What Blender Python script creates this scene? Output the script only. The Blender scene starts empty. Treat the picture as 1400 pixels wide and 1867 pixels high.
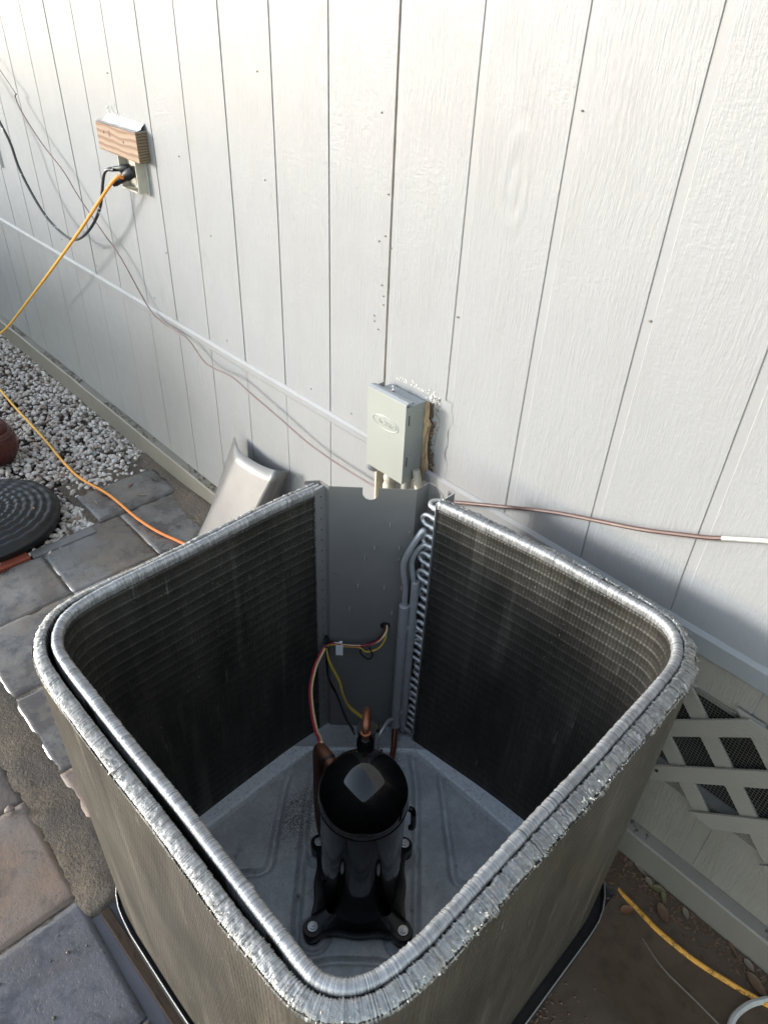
import bpy, bmesh, math, random
import numpy as np
from mathutils import Vector, Matrix, noise as mnoise
random.seed(7); rng = np.random.default_rng(11)
R = math.radians
SC = bpy.context.scene
COL = SC.collection

# ------------------------------------------------------------------ camera
yaw, pitch, roll = .7951, .6325, .0485
def cam_axes(y, p, r):
    cy, sy, cp, sp = math.cos(y), math.sin(y), math.cos(p), math.sin(p)
    fwd = Vector((-sy*cp, cy*cp, -sp)); right = Vector((cy, sy, 0)); up = right.cross(fwd)
    return right*math.cos(r)+up*math.sin(r), -right*math.sin(r)+up*math.cos(r), -fwd
cam = bpy.data.cameras.new('camera'); camo = bpy.data.objects.new('camera', cam); COL.objects.link(camo)
ax = cam_axes(yaw, pitch, roll)
M = Matrix.Identity(4)
for i in range(3):
    for j in range(3): M[j][i] = ax[i][j]
M.translation = Vector((1.5532, -1.1016, 1.6455))
camo.matrix_world = M
cam.sensor_fit = 'VERTICAL'; cam.sensor_height = 36; cam.lens = 1306.9/1867*36
cam.clip_start = .01; cam.clip_end = 500
SC.camera = camo
# ------------------------------------------------------------------ light
SUN_EL, SUN_AZ = 10.5, 223.0        # low soft sun from the left and in front of the wall
w = bpy.data.worlds.new('World'); SC.world = w; w.use_nodes = True
nt = w.node_tree; nt.nodes.clear()
sky = nt.nodes.new('ShaderNodeTexSky'); sky.sky_type = 'NISHITA'; sky.sun_disc = False
sky.sun_elevation = R(SUN_EL); sky.sun_rotation = R(SUN_AZ)
sky.air_density = 1.0; sky.dust_density = .5; sky.ozone_density = 1.0
bg = nt.nodes.new('ShaderNodeBackground'); bg.inputs[1].default_value = .15
out = nt.nodes.new('ShaderNodeOutputWorld')
hs = nt.nodes.new('ShaderNodeHueSaturation'); hs.inputs['Saturation'].default_value = .62; nt.links.new(sky.outputs[0], hs.inputs['Color']); nt.links.new(hs.outputs[0], bg.inputs[0]); nt.links.new(bg.outputs[0], out.inputs[0])
sl = bpy.data.lights.new('sun', 'SUN'); sl.energy = 1.0; sl.angle = R(10); sl.color = (1, .99, .975)
so = bpy.data.objects.new('sun', sl); COL.objects.link(so)
sd = Vector((math.sin(R(SUN_AZ))*math.cos(R(SUN_EL)), math.cos(R(SUN_AZ))*math.cos(R(SUN_EL)), math.sin(R(SUN_EL))))
so.rotation_euler = sd.to_track_quat('Z', 'Y').to_euler(); so.location = (-3, -4, 5)
SC.view_settings.view_transform = 'Standard'; SC.view_settings.look = 'None'
SC.view_settings.exposure = 2.12; SC.view_settings.gamma = 1; SC.view_settings.use_curve_mapping = False
SC.render.engine = 'CYCLES'

# ------------------------------------------------------------------ helpers
def setp(o, label=None, cat=None, group=None, kind=None):
    if label: o['label'] = label
    if cat: o['category'] = cat
    if group: o['group'] = group
    if kind: o['kind'] = kind
    return o
def empty(name, loc=(0, 0, 0), rz=0, label=None, cat=None, group=None, kind=None, parent=None):
    o = bpy.data.objects.new(name, None); COL.objects.link(o); o.empty_display_size = .05
    o.location = loc; o.rotation_euler = (0, 0, rz)
    if parent: o.parent = parent
    return setp(o, label, cat, group, kind)
def link(name, me, mat=None, parent=None, smooth=False):
    o = bpy.data.objects.new(name, me); COL.objects.link(o)
    if mat is not None and len(me.materials) == 0:
        for m in (mat if isinstance(mat, (list, tuple)) else [mat]): me.materials.append(m)
    if parent: o.parent = parent
    if smooth: me.polygons.foreach_set('use_smooth', [True]*len(me.polygons))
    return o
def pyd(name, V, F, mat=None, parent=None, smooth=False):
    me = bpy.data.meshes.new(name); me.from_pydata([tuple(map(float, v)) for v in V], [], [tuple(map(int, f)) for f in F]); me.update()
    return link(name, me, mat, parent, smooth)
class MB:
    def __init__(s): s.V = []; s.F = []; s.I = []
    def add(s, V, F, mi=0):
        n = len(s.V); s.V += [tuple(v) for v in V]; s.F += [tuple(i+n for i in f) for f in F]; s.I += [mi]*len(F)
    def box(s, x0, x1, y0, y1, z0, z1, mi=0):
        s.add([(x0,y0,z0),(x1,y0,z0),(x1,y1,z0),(x0,y1,z0),(x0,y0,z1),(x1,y0,z1),(x1,y1,z1),(x0,y1,z1)],
              [(0,3,2,1),(4,5,6,7),(0,1,5,4),(1,2,6,5),(2,3,7,6),(3,0,4,7)], mi)
    def hexa(s, P, mi=0):   # 4 bottom + 4 top corners
        s.add(P, [(0,3,2,1),(4,5,6,7),(0,1,5,4),(1,2,6,5),(2,3,7,6),(3,0,4,7)], mi)
    def tube(s, pts, r, seg=8, mi=0, smooth_pts=0, caps=True):
        P = [Vector(p) for p in pts]
        if smooth_pts: P = catmull(P, smooth_pts)
        rr = r if callable(r) else (lambda t: r)
        n = len(P); rings = []; up = None
        for i, p in enumerate(P):
            t = (P[min(i+1, n-1)]-P[max(i-1, 0)])
            if t.length < 1e-9: t = Vector((0, 0, 1))
            t.normalize()
            if up is None:
                up = Vector((0, 0, 1)) if abs(t.z) < .9 else Vector((1, 0, 0))
            a = t.cross(up)
            if a.length < 1e-6: a = t.cross(Vector((0, 1, 0)))
            a.normalize(); up = a.cross(t).normalized()
            q = rr(i/(n-1))
            rings.append([p+(a*math.cos(k*2*math.pi/seg)+up*math.sin(k*2*math.pi/seg))*q for k in range(seg)])
        V = [tuple(v) for ring in rings for v in ring]; F = []
        for i in range(n-1):
            for k in range(seg):
                k2 = (k+1) % seg; F.append((i*seg+k, i*seg+k2, (i+1)*seg+k2, (i+1)*seg+k))
        if caps: F.append(tuple(reversed(range(seg)))); F.append(tuple(range((n-1)*seg, n*seg)))
        s.add(V, F, mi)
    def lathe(s, prof, seg=32, c=(0, 0), mi=0):
        V = []; F = []
        for r, z in prof:
            for k in range(seg):
                a = 2*math.pi*k/seg; V.append((c[0]+r*math.cos(a), c[1]+r*math.sin(a), z))
        for i in range(len(prof)-1):
            for k in range(seg):
                k2 = (k+1) % seg; F.append((i*seg+k, i*seg+k2, (i+1)*seg+k2, (i+1)*seg+k))
        F.append(tuple(range((len(prof)-1)*seg, len(prof)*seg)))
        s.add(V, F, mi)
    def build(s, name, mat, parent=None, smooth=False, bevel=0, loc=None):
        me = bpy.data.meshes.new(name); me.from_pydata(s.V, [], s.F); me.update()
        for m in (mat if isinstance(mat, (list, tuple)) else [mat]): me.materials.append(m)
        if any(s.I): me.polygons.foreach_set('material_index', s.I)
        if bevel:
            bm = bmesh.new(); bm.from_mesh(me)
            es = [e for e in bm.edges if len(e.link_faces) == 2 and e.calc_face_angle(0) > .5]
            bmesh.ops.bevel(bm, geom=es, offset=bevel, segments=2, profile=.6, affect='EDGES', clamp_overlap=True)
            bm.to_mesh(me); bm.free()
        o = link(name, me, None, parent, False)
        if smooth:
            me.polygons.foreach_set('use_smooth', [True]*len(me.polygons))
            if smooth != 'all':
                bm = bmesh.new(); bm.from_mesh(me)
                for e in bm.edges:
                    if len(e.link_faces) == 2 and e.calc_face_angle(0) > .7: e.smooth = False
                bm.to_mesh(me); bm.free()
        if loc: o.location = loc
        return o
def catmull(P, n):
    P = [Vector(p) for p in P]; out = []
    for i in range(len(P)-1):
        p0 = P[i-1] if i else P[0]*2-P[1]; p1 = P[i]; p2 = P[i+1]; p3 = P[i+2] if i+2 < len(P) else P[-1]*2-P[-2]
        for k in range(n):
            t = k/n
            out.append(.5*((2*p1)+(p2-p0)*t+(2*p0-5*p1+4*p2-p3)*t*t+(3*p1-p0-3*p2+p3)*t**3))
    out.append(P[-1]); return out

# ------------------------------------------------------------------ materials
class NT:
    def __init__(s, name):
        s.m = bpy.data.materials.new(name); s.m.use_nodes = True; s.t = s.m.node_tree; s.t.nodes.clear()
        s.o = s.n('ShaderNodeOutputMaterial'); s.b = s.n('ShaderNodeBsdfPrincipled'); s.l(s.b.outputs[0], s.o.inputs[0])
        s.tc = s.n('ShaderNodeTexCoord'); s.geo = s.n('ShaderNodeNewGeometry')
    def n(s, t): return s.t.nodes.new(t)
    def l(s, a, b): s.t.links.new(a, b)
    def inp(s, node, key, v):
        i = node.inputs[key]
        if isinstance(v, bpy.types.NodeSocket): s.l(v, i)
        else: i.default_value = v
    def map(s, scale, co=None, loc=(0, 0, 0), rot=(0, 0, 0)):
        m = s.n('ShaderNodeMapping'); s.l(co or s.geo.outputs['Position'], m.inputs[0])
        m.inputs['Scale'].default_value = scale; m.inputs['Location'].default_value = loc; m.inputs['Rotation'].default_value = rot
        return m.outputs[0]
    def noise(s, scale=5, detail=4, rough=.55, co=None, dist=0, color=False):
        n = s.n('ShaderNodeTexNoise'); n.inputs['Scale'].default_value = scale; n.inputs['Detail'].default_value = detail
        n.inputs['Roughness'].default_value = rough; n.inputs['Distortion'].default_value = dist
        s.l(co or s.geo.outputs['Position'], n.inputs['Vector']); return n.outputs[1 if color else 0]
    def vor(s, scale, co=None, feat='F1', out=0):
        n = s.n('ShaderNodeTexVoronoi'); n.feature = feat; n.inputs['Scale'].default_value = scale
        s.l(co or s.geo.outputs['Position'], n.inputs['Vector']); return n.outputs[out]
    def ramp(s, f, stops, interp='LINEAR'):
        r = s.n('ShaderNodeValToRGB'); s.l(f, r.inputs[0]); r.color_ramp.interpolation = interp
        e = r.color_ramp.elements
        while len(e) < len(stops): e.new(.5)
        for k, (p, c) in zip(e, stops): k.position = p; k.color = (c if isinstance(c, (tuple, list)) else (c, c, c))[:3]+(1,) if isinstance(c, tuple) else (c, c, c, 1)
        return r.outputs[0]
    def mix(s, f, a, b, mode='MIX'):
        m = s.n('ShaderNodeMix'); m.data_type = 'RGBA'; m.blend_type = mode
        for key, v in (('Factor', f), (6, a), (7, b)):
            i = m.inputs[0] if key == 'Factor' else m.inputs[key]
            if isinstance(v, bpy.types.NodeSocket): s.l(v, i)
            elif isinstance(v, tuple): i.default_value = v[:3]+(1,)
            else: i.default_value = v
        return m.outputs[2]
    def math(s, op, a, b=0, c=None, clamp=False):
        m = s.n('ShaderNodeMath'); m.operation = op; m.use_clamp = clamp
        for i, v in enumerate((a, b, c)):
            if v is None: continue
            if isinstance(v, bpy.types.NodeSocket): s.l(v, m.inputs[i])
            else: m.inputs[i].default_value = v
        return m.outputs[0]
    def bump(s, h, strength=.3, dist=.01, prev=None):
        b = s.n('ShaderNodeBump'); b.inputs['Strength'].default_value = strength; b.inputs['Distance'].default_value = dist
        s.l(h, b.inputs['Height'])
        if prev: s.l(prev, b.inputs['Normal'])
        s.l(b.outputs[0], s.b.inputs['Normal']); return b.outputs[0]
    def set(s, col=None, rough=None, metal=None, spec=None, **k):
        for key, v in (('Base Color', col), ('Roughness', rough), ('Metallic', metal), ('Specular IOR Level', spec)):
            if v is None: continue
            i = s.b.inputs[key]
            if isinstance(v, bpy.types.NodeSocket): s.l(v, i)
            elif isinstance(v, tuple): i.default_value = v[:3]+(1,)
            else: i.default_value = v
        for key, v in k.items():
            i = s.b.inputs[key.replace('_', ' ')]
            if isinstance(v, bpy.types.NodeSocket): s.l(v, i)
            else: i.default_value = v
        return s.m
INSIDE = ('grey_painted_sheet', 'end_plate_sheet', 'bright_sheet_edge', 'aluminium_tube', 'dull_aluminium_tube', 'old_copper', 'brown_copper', 'dark_pan_lip', 'zinc_bolt', 'white_label')  # kept at full colour; others are darkened so these look better lit
def simple(name, col, rough=.5, metal=0, nscale=30, var=.25, bump=.1, bscale=None, spec=None):
    t = NT(name); k_ = 1.0 if name in INSIDE or name.endswith('wire') else .78; col = tuple(x*k_ for x in col); n = t.noise(nscale, 5, .6)
    c = t.mix(n, tuple(x*(1-var) for x in col), tuple(min(1, x*(1+var)) for x in col))
    r = t.math('MULTIPLY_ADD', t.noise(nscale*.4, 4), .3, rough-.15)
    if bump: t.bump(t.noise(bscale or nscale*3, 4), bump, .003)
    return t.set(c, r, metal, spec)

def wall_paint(name, grain=1.0, tint=(.272, .277, .280), dirt=.5):
    t = NT(name)
    warp = t.noise(3.2, 3, .6, color=True)
    p = t.n('ShaderNodeVectorMath'); p.operation = 'SUBTRACT'; t.l(warp, p.inputs[0]); p.inputs[1].default_value = (.5, .5, .5)
    q = t.n('ShaderNodeVectorMath'); q.operation = 'MULTIPLY_ADD'; t.l(p.outputs[0], q.inputs[0]); q.inputs[1].default_value = (.035, .0, .10); t.l(t.geo.outputs['Position'], q.inputs[2])
    co = q.outputs[0]
    oi = t.n('ShaderNodeObjectInfo')
    off = t.n('ShaderNodeVectorMath'); off.operation = 'ADD'; t.l(co, off.inputs[0])
    cmb = t.n('ShaderNodeCombineXYZ'); t.l(t.math('MULTIPLY', oi.outputs['Random'], 40), cmb.inputs[2]); t.l(cmb.outputs[0], off.inputs[1])
    co = off.outputs[0]
    g1 = t.noise(1, 5, .62, t.map((150, 30, 13), co))         # long sawn grain
    g2 = t.noise(1, 4, .6, t.map((60, 20, 110), co))          # cross saw marks
    g3 = t.noise(1, 3, .5, t.map((330, 60, 60), co))
    patch = t.ramp(t.noise(5, 3, .5, co), [(.40, 0.0), (.72, .8)])
    h = t.mix(patch, g1, g2)
    h = t.math('ADD', t.math('MULTIPLY', h, 1.0), t.math('MULTIPLY', g3, .35))
    knots = t.math('SINE', t.math('MULTIPLY', t.vor(2.6, t.map((1.3, 1, .55), co)), 75))
    kmask = t.ramp(t.vor(2.6, t.map((1.3, 1, .55), co)), [(.04, 1.0), (.17, 0.0)])
    h = t.math('ADD', h, t.math('MULTIPLY', t.math('MULTIPLY', knots, kmask), .45))
    if grain: t.bump(h, .55*grain, .003)
    d1 = t.ramp(t.noise(1, 6, .7, t.map((9, 9, 2.4))), [(.45, 0.0), (.75, 1.0)])
    sep = t.n('ShaderNodeSeparateXYZ'); t.l(t.geo.outputs['Position'], sep.inputs[0])
    low = t.ramp(sep.outputs[2], [(.10, 1.0), (.72, 0.0)])
    dd = t.math('MULTIPLY', t.math('ADD', t.math('MULTIPLY', d1, .35), t.math('MULTIPLY', t.math('MULTIPLY', low, t.noise(14, 5, .7)), .9)), dirt)
    c = t.mix(dd, tint, (.18, .165, .13))
    sp = t.ramp(t.noise(260, 2, .5), [(.71, 0.0), (.76, 1.0)])
    c = t.mix(t.math('MULTIPLY', sp, .35*dirt), c, (.16, .15, .13))
    c = t.mix(t.math('MULTIPLY', t.noise(1.7, 3), .25), c, tuple(x*.88 for x in tint))
    return t.set(c, t.math('MULTIPLY_ADD', t.noise(20), .25, .32), 0, .4)
m_wall = wall_paint('wall_paint_rough')
m_wall_low = wall_paint('lower_wall_paint', 1.7, (.285, .262, .224), 1.0); m_wall_low_s = wall_paint('lower_wall_paint_smooth', .25, (.275, .253, .215), 1.0)
m_wall_s = wall_paint('wall_paint_smooth', .22)
m_wall_gap = wall_paint('wall_paint_groove', .3, (.235, .235, .23), .35)
m_trim = wall_paint('trim_paint', .3, (.262, .268, .272), .9)
m_base = wall_paint('base_paint', .45, (.215, .198, .172), 1.4)
m_white = simple('white_caulk', (.62, .61, .57), .6, 0, 90, .12, .8, 160)
m_void = simple('dark_void', (.01, .01, .01), .9)
m_seal = simple('tan_filler', (.33, .27, .2), .8, 0, 120, .5, .9, 200)

def coil_mat(name, c1, c2, rough, metal, vertical=1.0, spec_pts=0.0, freq=560):
    t = NT(name); uv = t.n('ShaderNodeUVMap'); uv.uv_map = 'UVMap'; U = uv.outputs[0]
    wv = t.n('ShaderNodeTexWave'); wv.wave_type = 'BANDS'; wv.bands_direction = 'X'; wv.inputs['Scale'].default_value = freq/6.283*.5
    wv.inputs['Distortion'].default_value = .6; wv.inputs['Detail'].default_value = 1; t.l(U, wv.inputs['Vector'])
    streak = t.noise(1, 5, .65, t.map((170, 2.2, 1), U))
    broad = t.noise(1, 4, .6, t.map((9, 3, 1), U))
    c = t.mix(t.math('MULTIPLY', streak, .9), c1, c2)
    c = t.mix(t.ramp(broad, [(.30, 0.0), (.65, .8)]), c, tuple(x*.6 for x in c1))
    dg = t.noise(1, 4, .6, t.map((26, 1.6, 1), U, rot=(0, 0, .35)))
    c = t.mix(t.ramp(dg, [(.56, 0.0), (.74, .55)]), c, tuple(min(1, x*1.35) for x in c2))
    if spec_pts:
        a = t.ramp(t.noise(1, 1, .5, t.map((420, 150, 1), U)), [(.72, 0.0), (.76, 1.0)])
        b = t.ramp(t.noise(1, 3, .5, t.map((14, 6, 1), U)), [(.5, 0.0), (.62, 1.0)])
        c = t.mix(t.math('MULTIPLY', t.math('MULTIPLY', a, b), spec_pts), c, (.75, .73, .66))
        sc = t.ramp(t.noise(1, 2, .5, t.map((60, 8, 1), U, rot=(0, 0, .5)), ), [(.70, 0.0), (.74, 1.0)])
        c = t.mix(t.math('MULTIPLY', sc, spec_pts*.3), c, (.5, .47, .4))
    h = t.math('ADD', t.math('MULTIPLY', wv.outputs[1], .5), streak)
    t.bump(h, vertical, .0012)
    return t.set(c, rough, metal, .5)
m_coil_in = coil_mat('coil_fins_inside', (.032, .029, .024), (.13, .118, .098), .5, .4, .8, .6)  # dark base stands in for light trapped between the fins
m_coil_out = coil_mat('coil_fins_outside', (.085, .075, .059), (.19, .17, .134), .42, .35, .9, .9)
def fin_metal(name, c1, c2, rough):
    t = NT(name); uv = t.n('ShaderNodeUVMap'); uv.uv_map = 'UVMap'
    n = t.ramp(t.noise(1, 3, .8, t.map((380, 6, 1), uv.outputs[0])), [(.30, 0.0), (.60, 1.0)])
    c = t.mix(n, c1, c2); g = t.ramp(t.noise(25, 5, .7), [(.5, 0.0), (.7, 1.0)])
    c = t.mix(t.math('MULTIPLY', g, .55), c, (.20, .19, .17))
    t.bump(t.noise(500, 3), .5, .001)
    return t.set(c, rough, .8, .5)
m_fin = fin_metal('bare_aluminium_fins', (.15, .15, .155), (.55, .55, .55), .52)
m_fin2 = fin_metal('crushed_fins', (.10, .10, .098), (.50, .49, .465), .48)
m_scrap = simple('torn_fin_foil', (.60, .57, .49), .45, .45, 200, .25, .3)
m_alu = simple('aluminium_tube', (.55, .55, .55), .42, .6, 60, .2, .15)
m_alu_dull = simple('dull_aluminium_tube', (.42, .42, .43), .5, .4, 60, .25, .2)
m_copper = simple('old_copper', (.30, .12, .065), .42, .75, 45, .45, .2)
m_copper2 = simple('brown_copper', (.15, .062, .035), .5, .6, 45, .4, .2)
m_panel = simple('grey_painted_sheet', (.185, .177, .165), .40, .0, 9, .16, .05)
m_plate = simple('end_plate_sheet', (.24, .235, .225), .45, .2, 40, .2, .05)
m_edge = simple('bright_sheet_edge', (.6, .6, .6), .4, .7)
t = NT('galvanised_pan'); a = t.noise(55, 5, .75); b = t.noise(9, 6, .7)
c = t.mix(a, (.40, .415, .42), (.86, .88, .89)); c = t.mix(t.ramp(b, [(.42, 0.0), (.60, .5)]), c, (.34, .35, .36)); c = t.mix(t.ramp(t.noise(19, 5, .7), [(.60, 0.0), (.72, .7)]), c, (.20, .19, .175))
at = t.n('ShaderNodeAttribute'); at.attribute_name = 'dirt'
sp = t.ramp(t.noise(420, 3, .7), [(.42, 1.0), (.56, 0.0)])
c = t.mix(t.math('MULTIPLY', sp, at.outputs['Fac']), c, (.045, .036, .028))
c = t.mix(t.ramp(t.noise(330, 2, .5), [(.70, 0.0), (.73, 1.0)]), c, (.03, .03, .03))
at2 = t.n('ShaderNodeAttribute'); at2.attribute_name = 'clean_sheen'
c = t.mix(t.math('MULTIPLY', at2.outputs['Fac'], t.ramp(t.noise(140, 4, .7), [(.30, .2), (.5, 1.0)])), c, (.90, .93, .95))  # bare clean ledge; its sky reflection is painted in as pale blue-white
t.bump(t.noise(150, 4), .12, .002)
m_pan = t.set(c, t.math('MULTIPLY_ADD', a, .3, .28), .08, .6)
m_flange = simple('dark_pan_lip', (.045, .047, .05), .4, .3, 30, .3, .1)
t = NT('black_gloss_enamel'); t.bump(t.noise(9, 2), .06, .004)
m_black = t.set((.003, .003, .0035), .06, 0, .26)
m_dome = NT('black_gloss_dome').set((.004, .004, .0045), .05, 0, .6)
m_foot = NT('black_enamel_foot').set((.005, .005, .006), .2, 0, .25)
m_rubber = simple('black_rubber', (.012, .012, .013), .5)
m_bolt = simple('zinc_bolt', (.55, .55, .55), .35, .8)
def plastic(n, c, r=.35): return simple(n, c, r, 0, 60, .1, .04)
m_wy = plastic('yellow_wire', (.60, .42, .06)); m_wp = plastic('red_wire', (.42, .03, .07)); m_wc = plastic('cream_wire', (.70, .58, .30))
m_wb = plastic('black_wire', (.01, .01, .01)); m_tag = plastic('white_label', (.75, .75, .75), .5)
m_cordy = simple('orange_yellow_cord', (.78, .33, .035), .42, 0, 25, .15, .08)
t = NT('extension_cord'); sx = t.n('ShaderNodeSeparateXYZ'); t.l(t.geo.outputs['Position'], sx.inputs[0])
g = t.ramp(t.math('MULTIPLY_ADD', sx.outputs[0], .5, 1.0), [(.3, (.80, .42, .05)), (.85, (.80, .19, .05))])
g = t.mix(t.ramp(t.noise(70, 4, .7), [(.58, 0.0), (.75, .6)]), g, (.25, .14, .05))
m_cord = t.set(g, .45, 0, .4)
t = NT('dirty_cord'); g = t.mix(t.ramp(t.noise(60, 5, .75), [(.50, 0.0), (.66, 1.0)]), (.70, .34, .05), (.07, .045, .02))
m_cord2 = t.set(g, .4, 0, .4)
t = NT('black_cord_with_paint'); g = t.mix(t.ramp(t.noise(55, 2, .5), [(.66, 0.0), (.69, 1.0)]), (.02, .022, .025), (.7, .7, .7)); m_cordb = t.set(g, .45)
m_thin = simple('brown_thin_wire', (.14, .09, .085), .5)
m_rope = simple('red_brown_cable', (.11, .055, .045), .45, 0, 60, .3)
m_whitehose = simple('white_hose', (.55, .54, .5), .45, 0, 40, .3)
m_box = simple('grey_green_enamel', (.36, .375, .335), .38, 0, 12, .06, .03)
m_box2 = simple('grey_enamel_top', (.36, .385, .40), .38, 0, 12, .06, .03)
m_slot = simple('slot_dark', (.02, .02, .02), .8)
m_duct = simple('galvanised_duct', (.21, .205, .20), .40, .35, 18, .16, .12, 60)
m_cream = simple('cream_plastic', (.60, .56, .45), .5, 0, 50, .2, .2)

def wood(name, light, dark, rings=38, rot=(0, 0, 0)):
    t = NT(name); co = t.map((1, 1, 1), rot=rot)
    wv = t.n('ShaderNodeTexWave'); wv.wave_type = 'BANDS'; wv.bands_direction = 'Z'; wv.inputs['Scale'].default_value = rings
    wv.inputs['Distortion'].default_value = 3.2; wv.inputs['Detail'].default_value = 2; wv.inputs['Detail Scale'].default_value = 1.1
    t.l(t.map((.45, 1, 1)), wv.inputs['Vector'])
    f = t.ramp(wv.outputs[1], [(.35, 0.0), (.9, 1.0)])
    c = t.mix(f, light, dark); c = t.mix(t.math('MULTIPLY', t.noise(1, 5, .7, t.map((30, 60, 300))), .5), c, tuple(x*.6 for x in light))
    t.bump(wv.outputs[1], .25, .003)
    return t.set(c, .75, 0, .2)
m_wood = wood('weathered_pine', (.36, .265, .19), (.235, .145, .10), 17)
m_wood_end = wood('pine_end_grain', (.24, .185, .12), (.11, .08, .05), 40)
t = NT('raw_split_wood'); c = t.ramp(t.noise(1, 5, .7, t.map((260, 200, 9))), [(.35, (.15, .09, .05)), (.5, (.38, .27, .16)), (.7, (.52, .40, .25))]); m_wood_raw = t.set(c, .8, 0, .2)
def paver_mat(name, base, wet=.5, stain=(.17, .11, .07), gloss=.12, seed=0):
    t = NT(name); co = t.map((1, 1, 1), loc=(seed*3.1, seed*1.7, seed))
    n = t.noise(90, 6, .7, co); b = t.noise(7, 6, .7, co); s = t.noise(3.3, 4, .6, t.map((1, 1, 1), loc=(seed*5.3+9, 2, 4)))
    c = t.mix(n, tuple(x*.68 for x in base), tuple(x*1.25 for x in base))
    c = t.mix(t.ramp(s, [(.44, 0.0), (.60, .8)]), c, stain)
    c = t.mix(t.ramp(t.noise(13, 6, .75, co, 1.2), [(.55, 0.0), (.63, .7)]), c, tuple(x*.42 for x in base))
    pits = t.ramp(t.noise(150, 3, .6, co), [(.60, 0.0), (.70, 1.0)])
    c = t.mix(t.math('MULTIPLY', pits, .6), c, tuple(x*.25 for x in base))
    wetm = t.ramp(b, [(.62-wet*.4, 1.0), (.78-wet*.4, 0.0)])
    c = t.mix(wetm, c, t.mix(.6, c, (.03, .026, .025)))
    r = t.math('MULTIPLY_ADD', t.math('SUBTRACT', 1, wetm), .5, gloss)
    h = t.math('ADD', t.math('MULTIPLY', n, .7), t.math('MULTIPLY', t.noise(33, 4, .6, co), .6))
    h = t.math('SUBTRACT', h, t.math('MULTIPLY', pits, .6))
    bp = t.n('ShaderNodeBump'); t.l(h, bp.inputs['Height']); bp.inputs['Distance'].default_value = .003
    t.l(t.math('MULTIPLY_ADD', t.math('SUBTRACT', 1, wetm), .5, .0), bp.inputs['Strength']); t.l(bp.outputs[0], t.b.inputs['Normal'])
    return t.set(c, r, 0, .6)
m_pavers = [paver_mat('paver_grey', (.19, .18, .165), .45, (.14, .105, .075), .16, 1), paver_mat('paver_blue_grey', (.165, .16, .155), .55, (.13, .10, .07), .12, 2),
            paver_mat('paver_pinkish', (.165, .13, .11), .7, (.19, .12, .075), .10, 3), paver_mat('paver_brown_wet', (.09, .066, .055), .9, (.07, .045, .035), .08, 4),
            paver_mat('paver_flooded', (.095, .093, .104), .7, (.06, .045, .035), .035, 5)]
t = NT('sandy_mortar'); n = t.noise(130, 6, .75); c = t.ramp(n, [(.25, (.032, .024, .018)), (.5, (.115, .088, .063)), (.8, (.27, .205, .13))])
c = t.mix(t.ramp(t.noise(9, 4), [(.45, 0.0), (.65, .8)]), c, (.075, .062, .052))
t.bump(t.math('ADD', n, t.noise(45, 5, .7)), 1.0, .008); m_sand = t.set(c, .62, 0, .35)
t = NT('wet_soil'); n = t.noise(60, 6, .7); c = t.ramp(n, [(.3, (.02, .015, .011)), (.7, (.075, .058, .044))]); t.bump(n, .6, .006); m_soil = t.set(c, .45, 0, .4)
t = NT('muddy_water'); n = t.noise(2.3, 5, .65); n2 = t.noise(40, 4, .7)
c = t.ramp(n, [(.3, (.058, .041, .027)), (.7, (.115, .083, .057))]); c = t.mix(t.ramp(n2, [(.50, 0.0), (.75, .6)]), c, (.045, .034, .024))
t.bump(t.noise(6, 2), .03, .01)
r = t.ramp(t.noise(5, 4, .6), [(.4, .05), (.7, .22)])
m_water = t.set(c, r, 0, .22)
t = NT('grey_puddle'); t.bump(t.noise(8, 2), .02, .01); m_puddle = t.set((.06, .056, .064), .03, 0, .65)
t = NT('gravel_stone'); at = t.n('ShaderNodeAttribute'); at.attribute_name = 'tone'
c = t.ramp(at.outputs['Fac'], [(0, (.12, .07, .05)), (.12, (.33, .235, .18)), (.35, (.47, .405, .35)), (.7, (.60, .545, .49)), (1, (.68, .64, .59))])
c = t.mix(t.math('MULTIPLY', t.noise(110, 5, .7), .6), c, t.mix(.5, c, (.12, .10, .08))); t.bump(t.noise(200, 4), .4, .003)
m_gravel = t.set(c, .6, 0, .35)
m_pebble = simple('pebble', (.28, .22, .18), .6, 0, 80, .3, .5)
m_disc = simple('black_woven_plastic', (.007, .007, .008), .38, 0, 80, .3, .2)
m_pot = simple('dark_red_glaze', (.085, .018, .014), .3, 0, 60, .5, .25)
m_brick = simple('red_clay_edging', (.27, .065, .035), .5, 0, 50, .35, .3)
m_edging = simple('grey_edging', (.16, .16, .155), .4, 0, 40, .25, .2)
m_wirem = simple('rusty_wire_mesh', (.22, .20, .17), .5, .5, 60, .4, 0)
m_lattice = wood('painted_lattice', (.31, .285, .24), (.26, .235, .195), 60)
def leafmat(n, c): return simple(n, c, .5, 0, 120, .35, .3)
m_leaf = [leafmat('leaf_orange_brown', (.26, .12, .06)), leafmat('leaf_brown', (.16, .09, .05)), leafmat('leaf_olive', (.19, .17, .07)), leafmat('leaf_tan', (.24, .19, .13))]
m_blue = simple('teal_plastic', (.03, .22, .26), .5); m_green = simple('green_scrap', (.03, .3, .1), .5)
m_plank = wood('wet_plank', (.04, .026, .017), (.02, .013, .009), 60)

# ------------------------------------------------------------------ ground setting
bm = bmesh.new(); bmesh.ops.create_grid(bm, x_segments=8, y_segments=8, size=60)
me = bpy.data.meshes.new('ground'); bm.to_mesh(me); bm.free()
g = link('ground', me, m_soil); g.location = (0, 0, -.06); setp(g, kind='structure')

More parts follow.
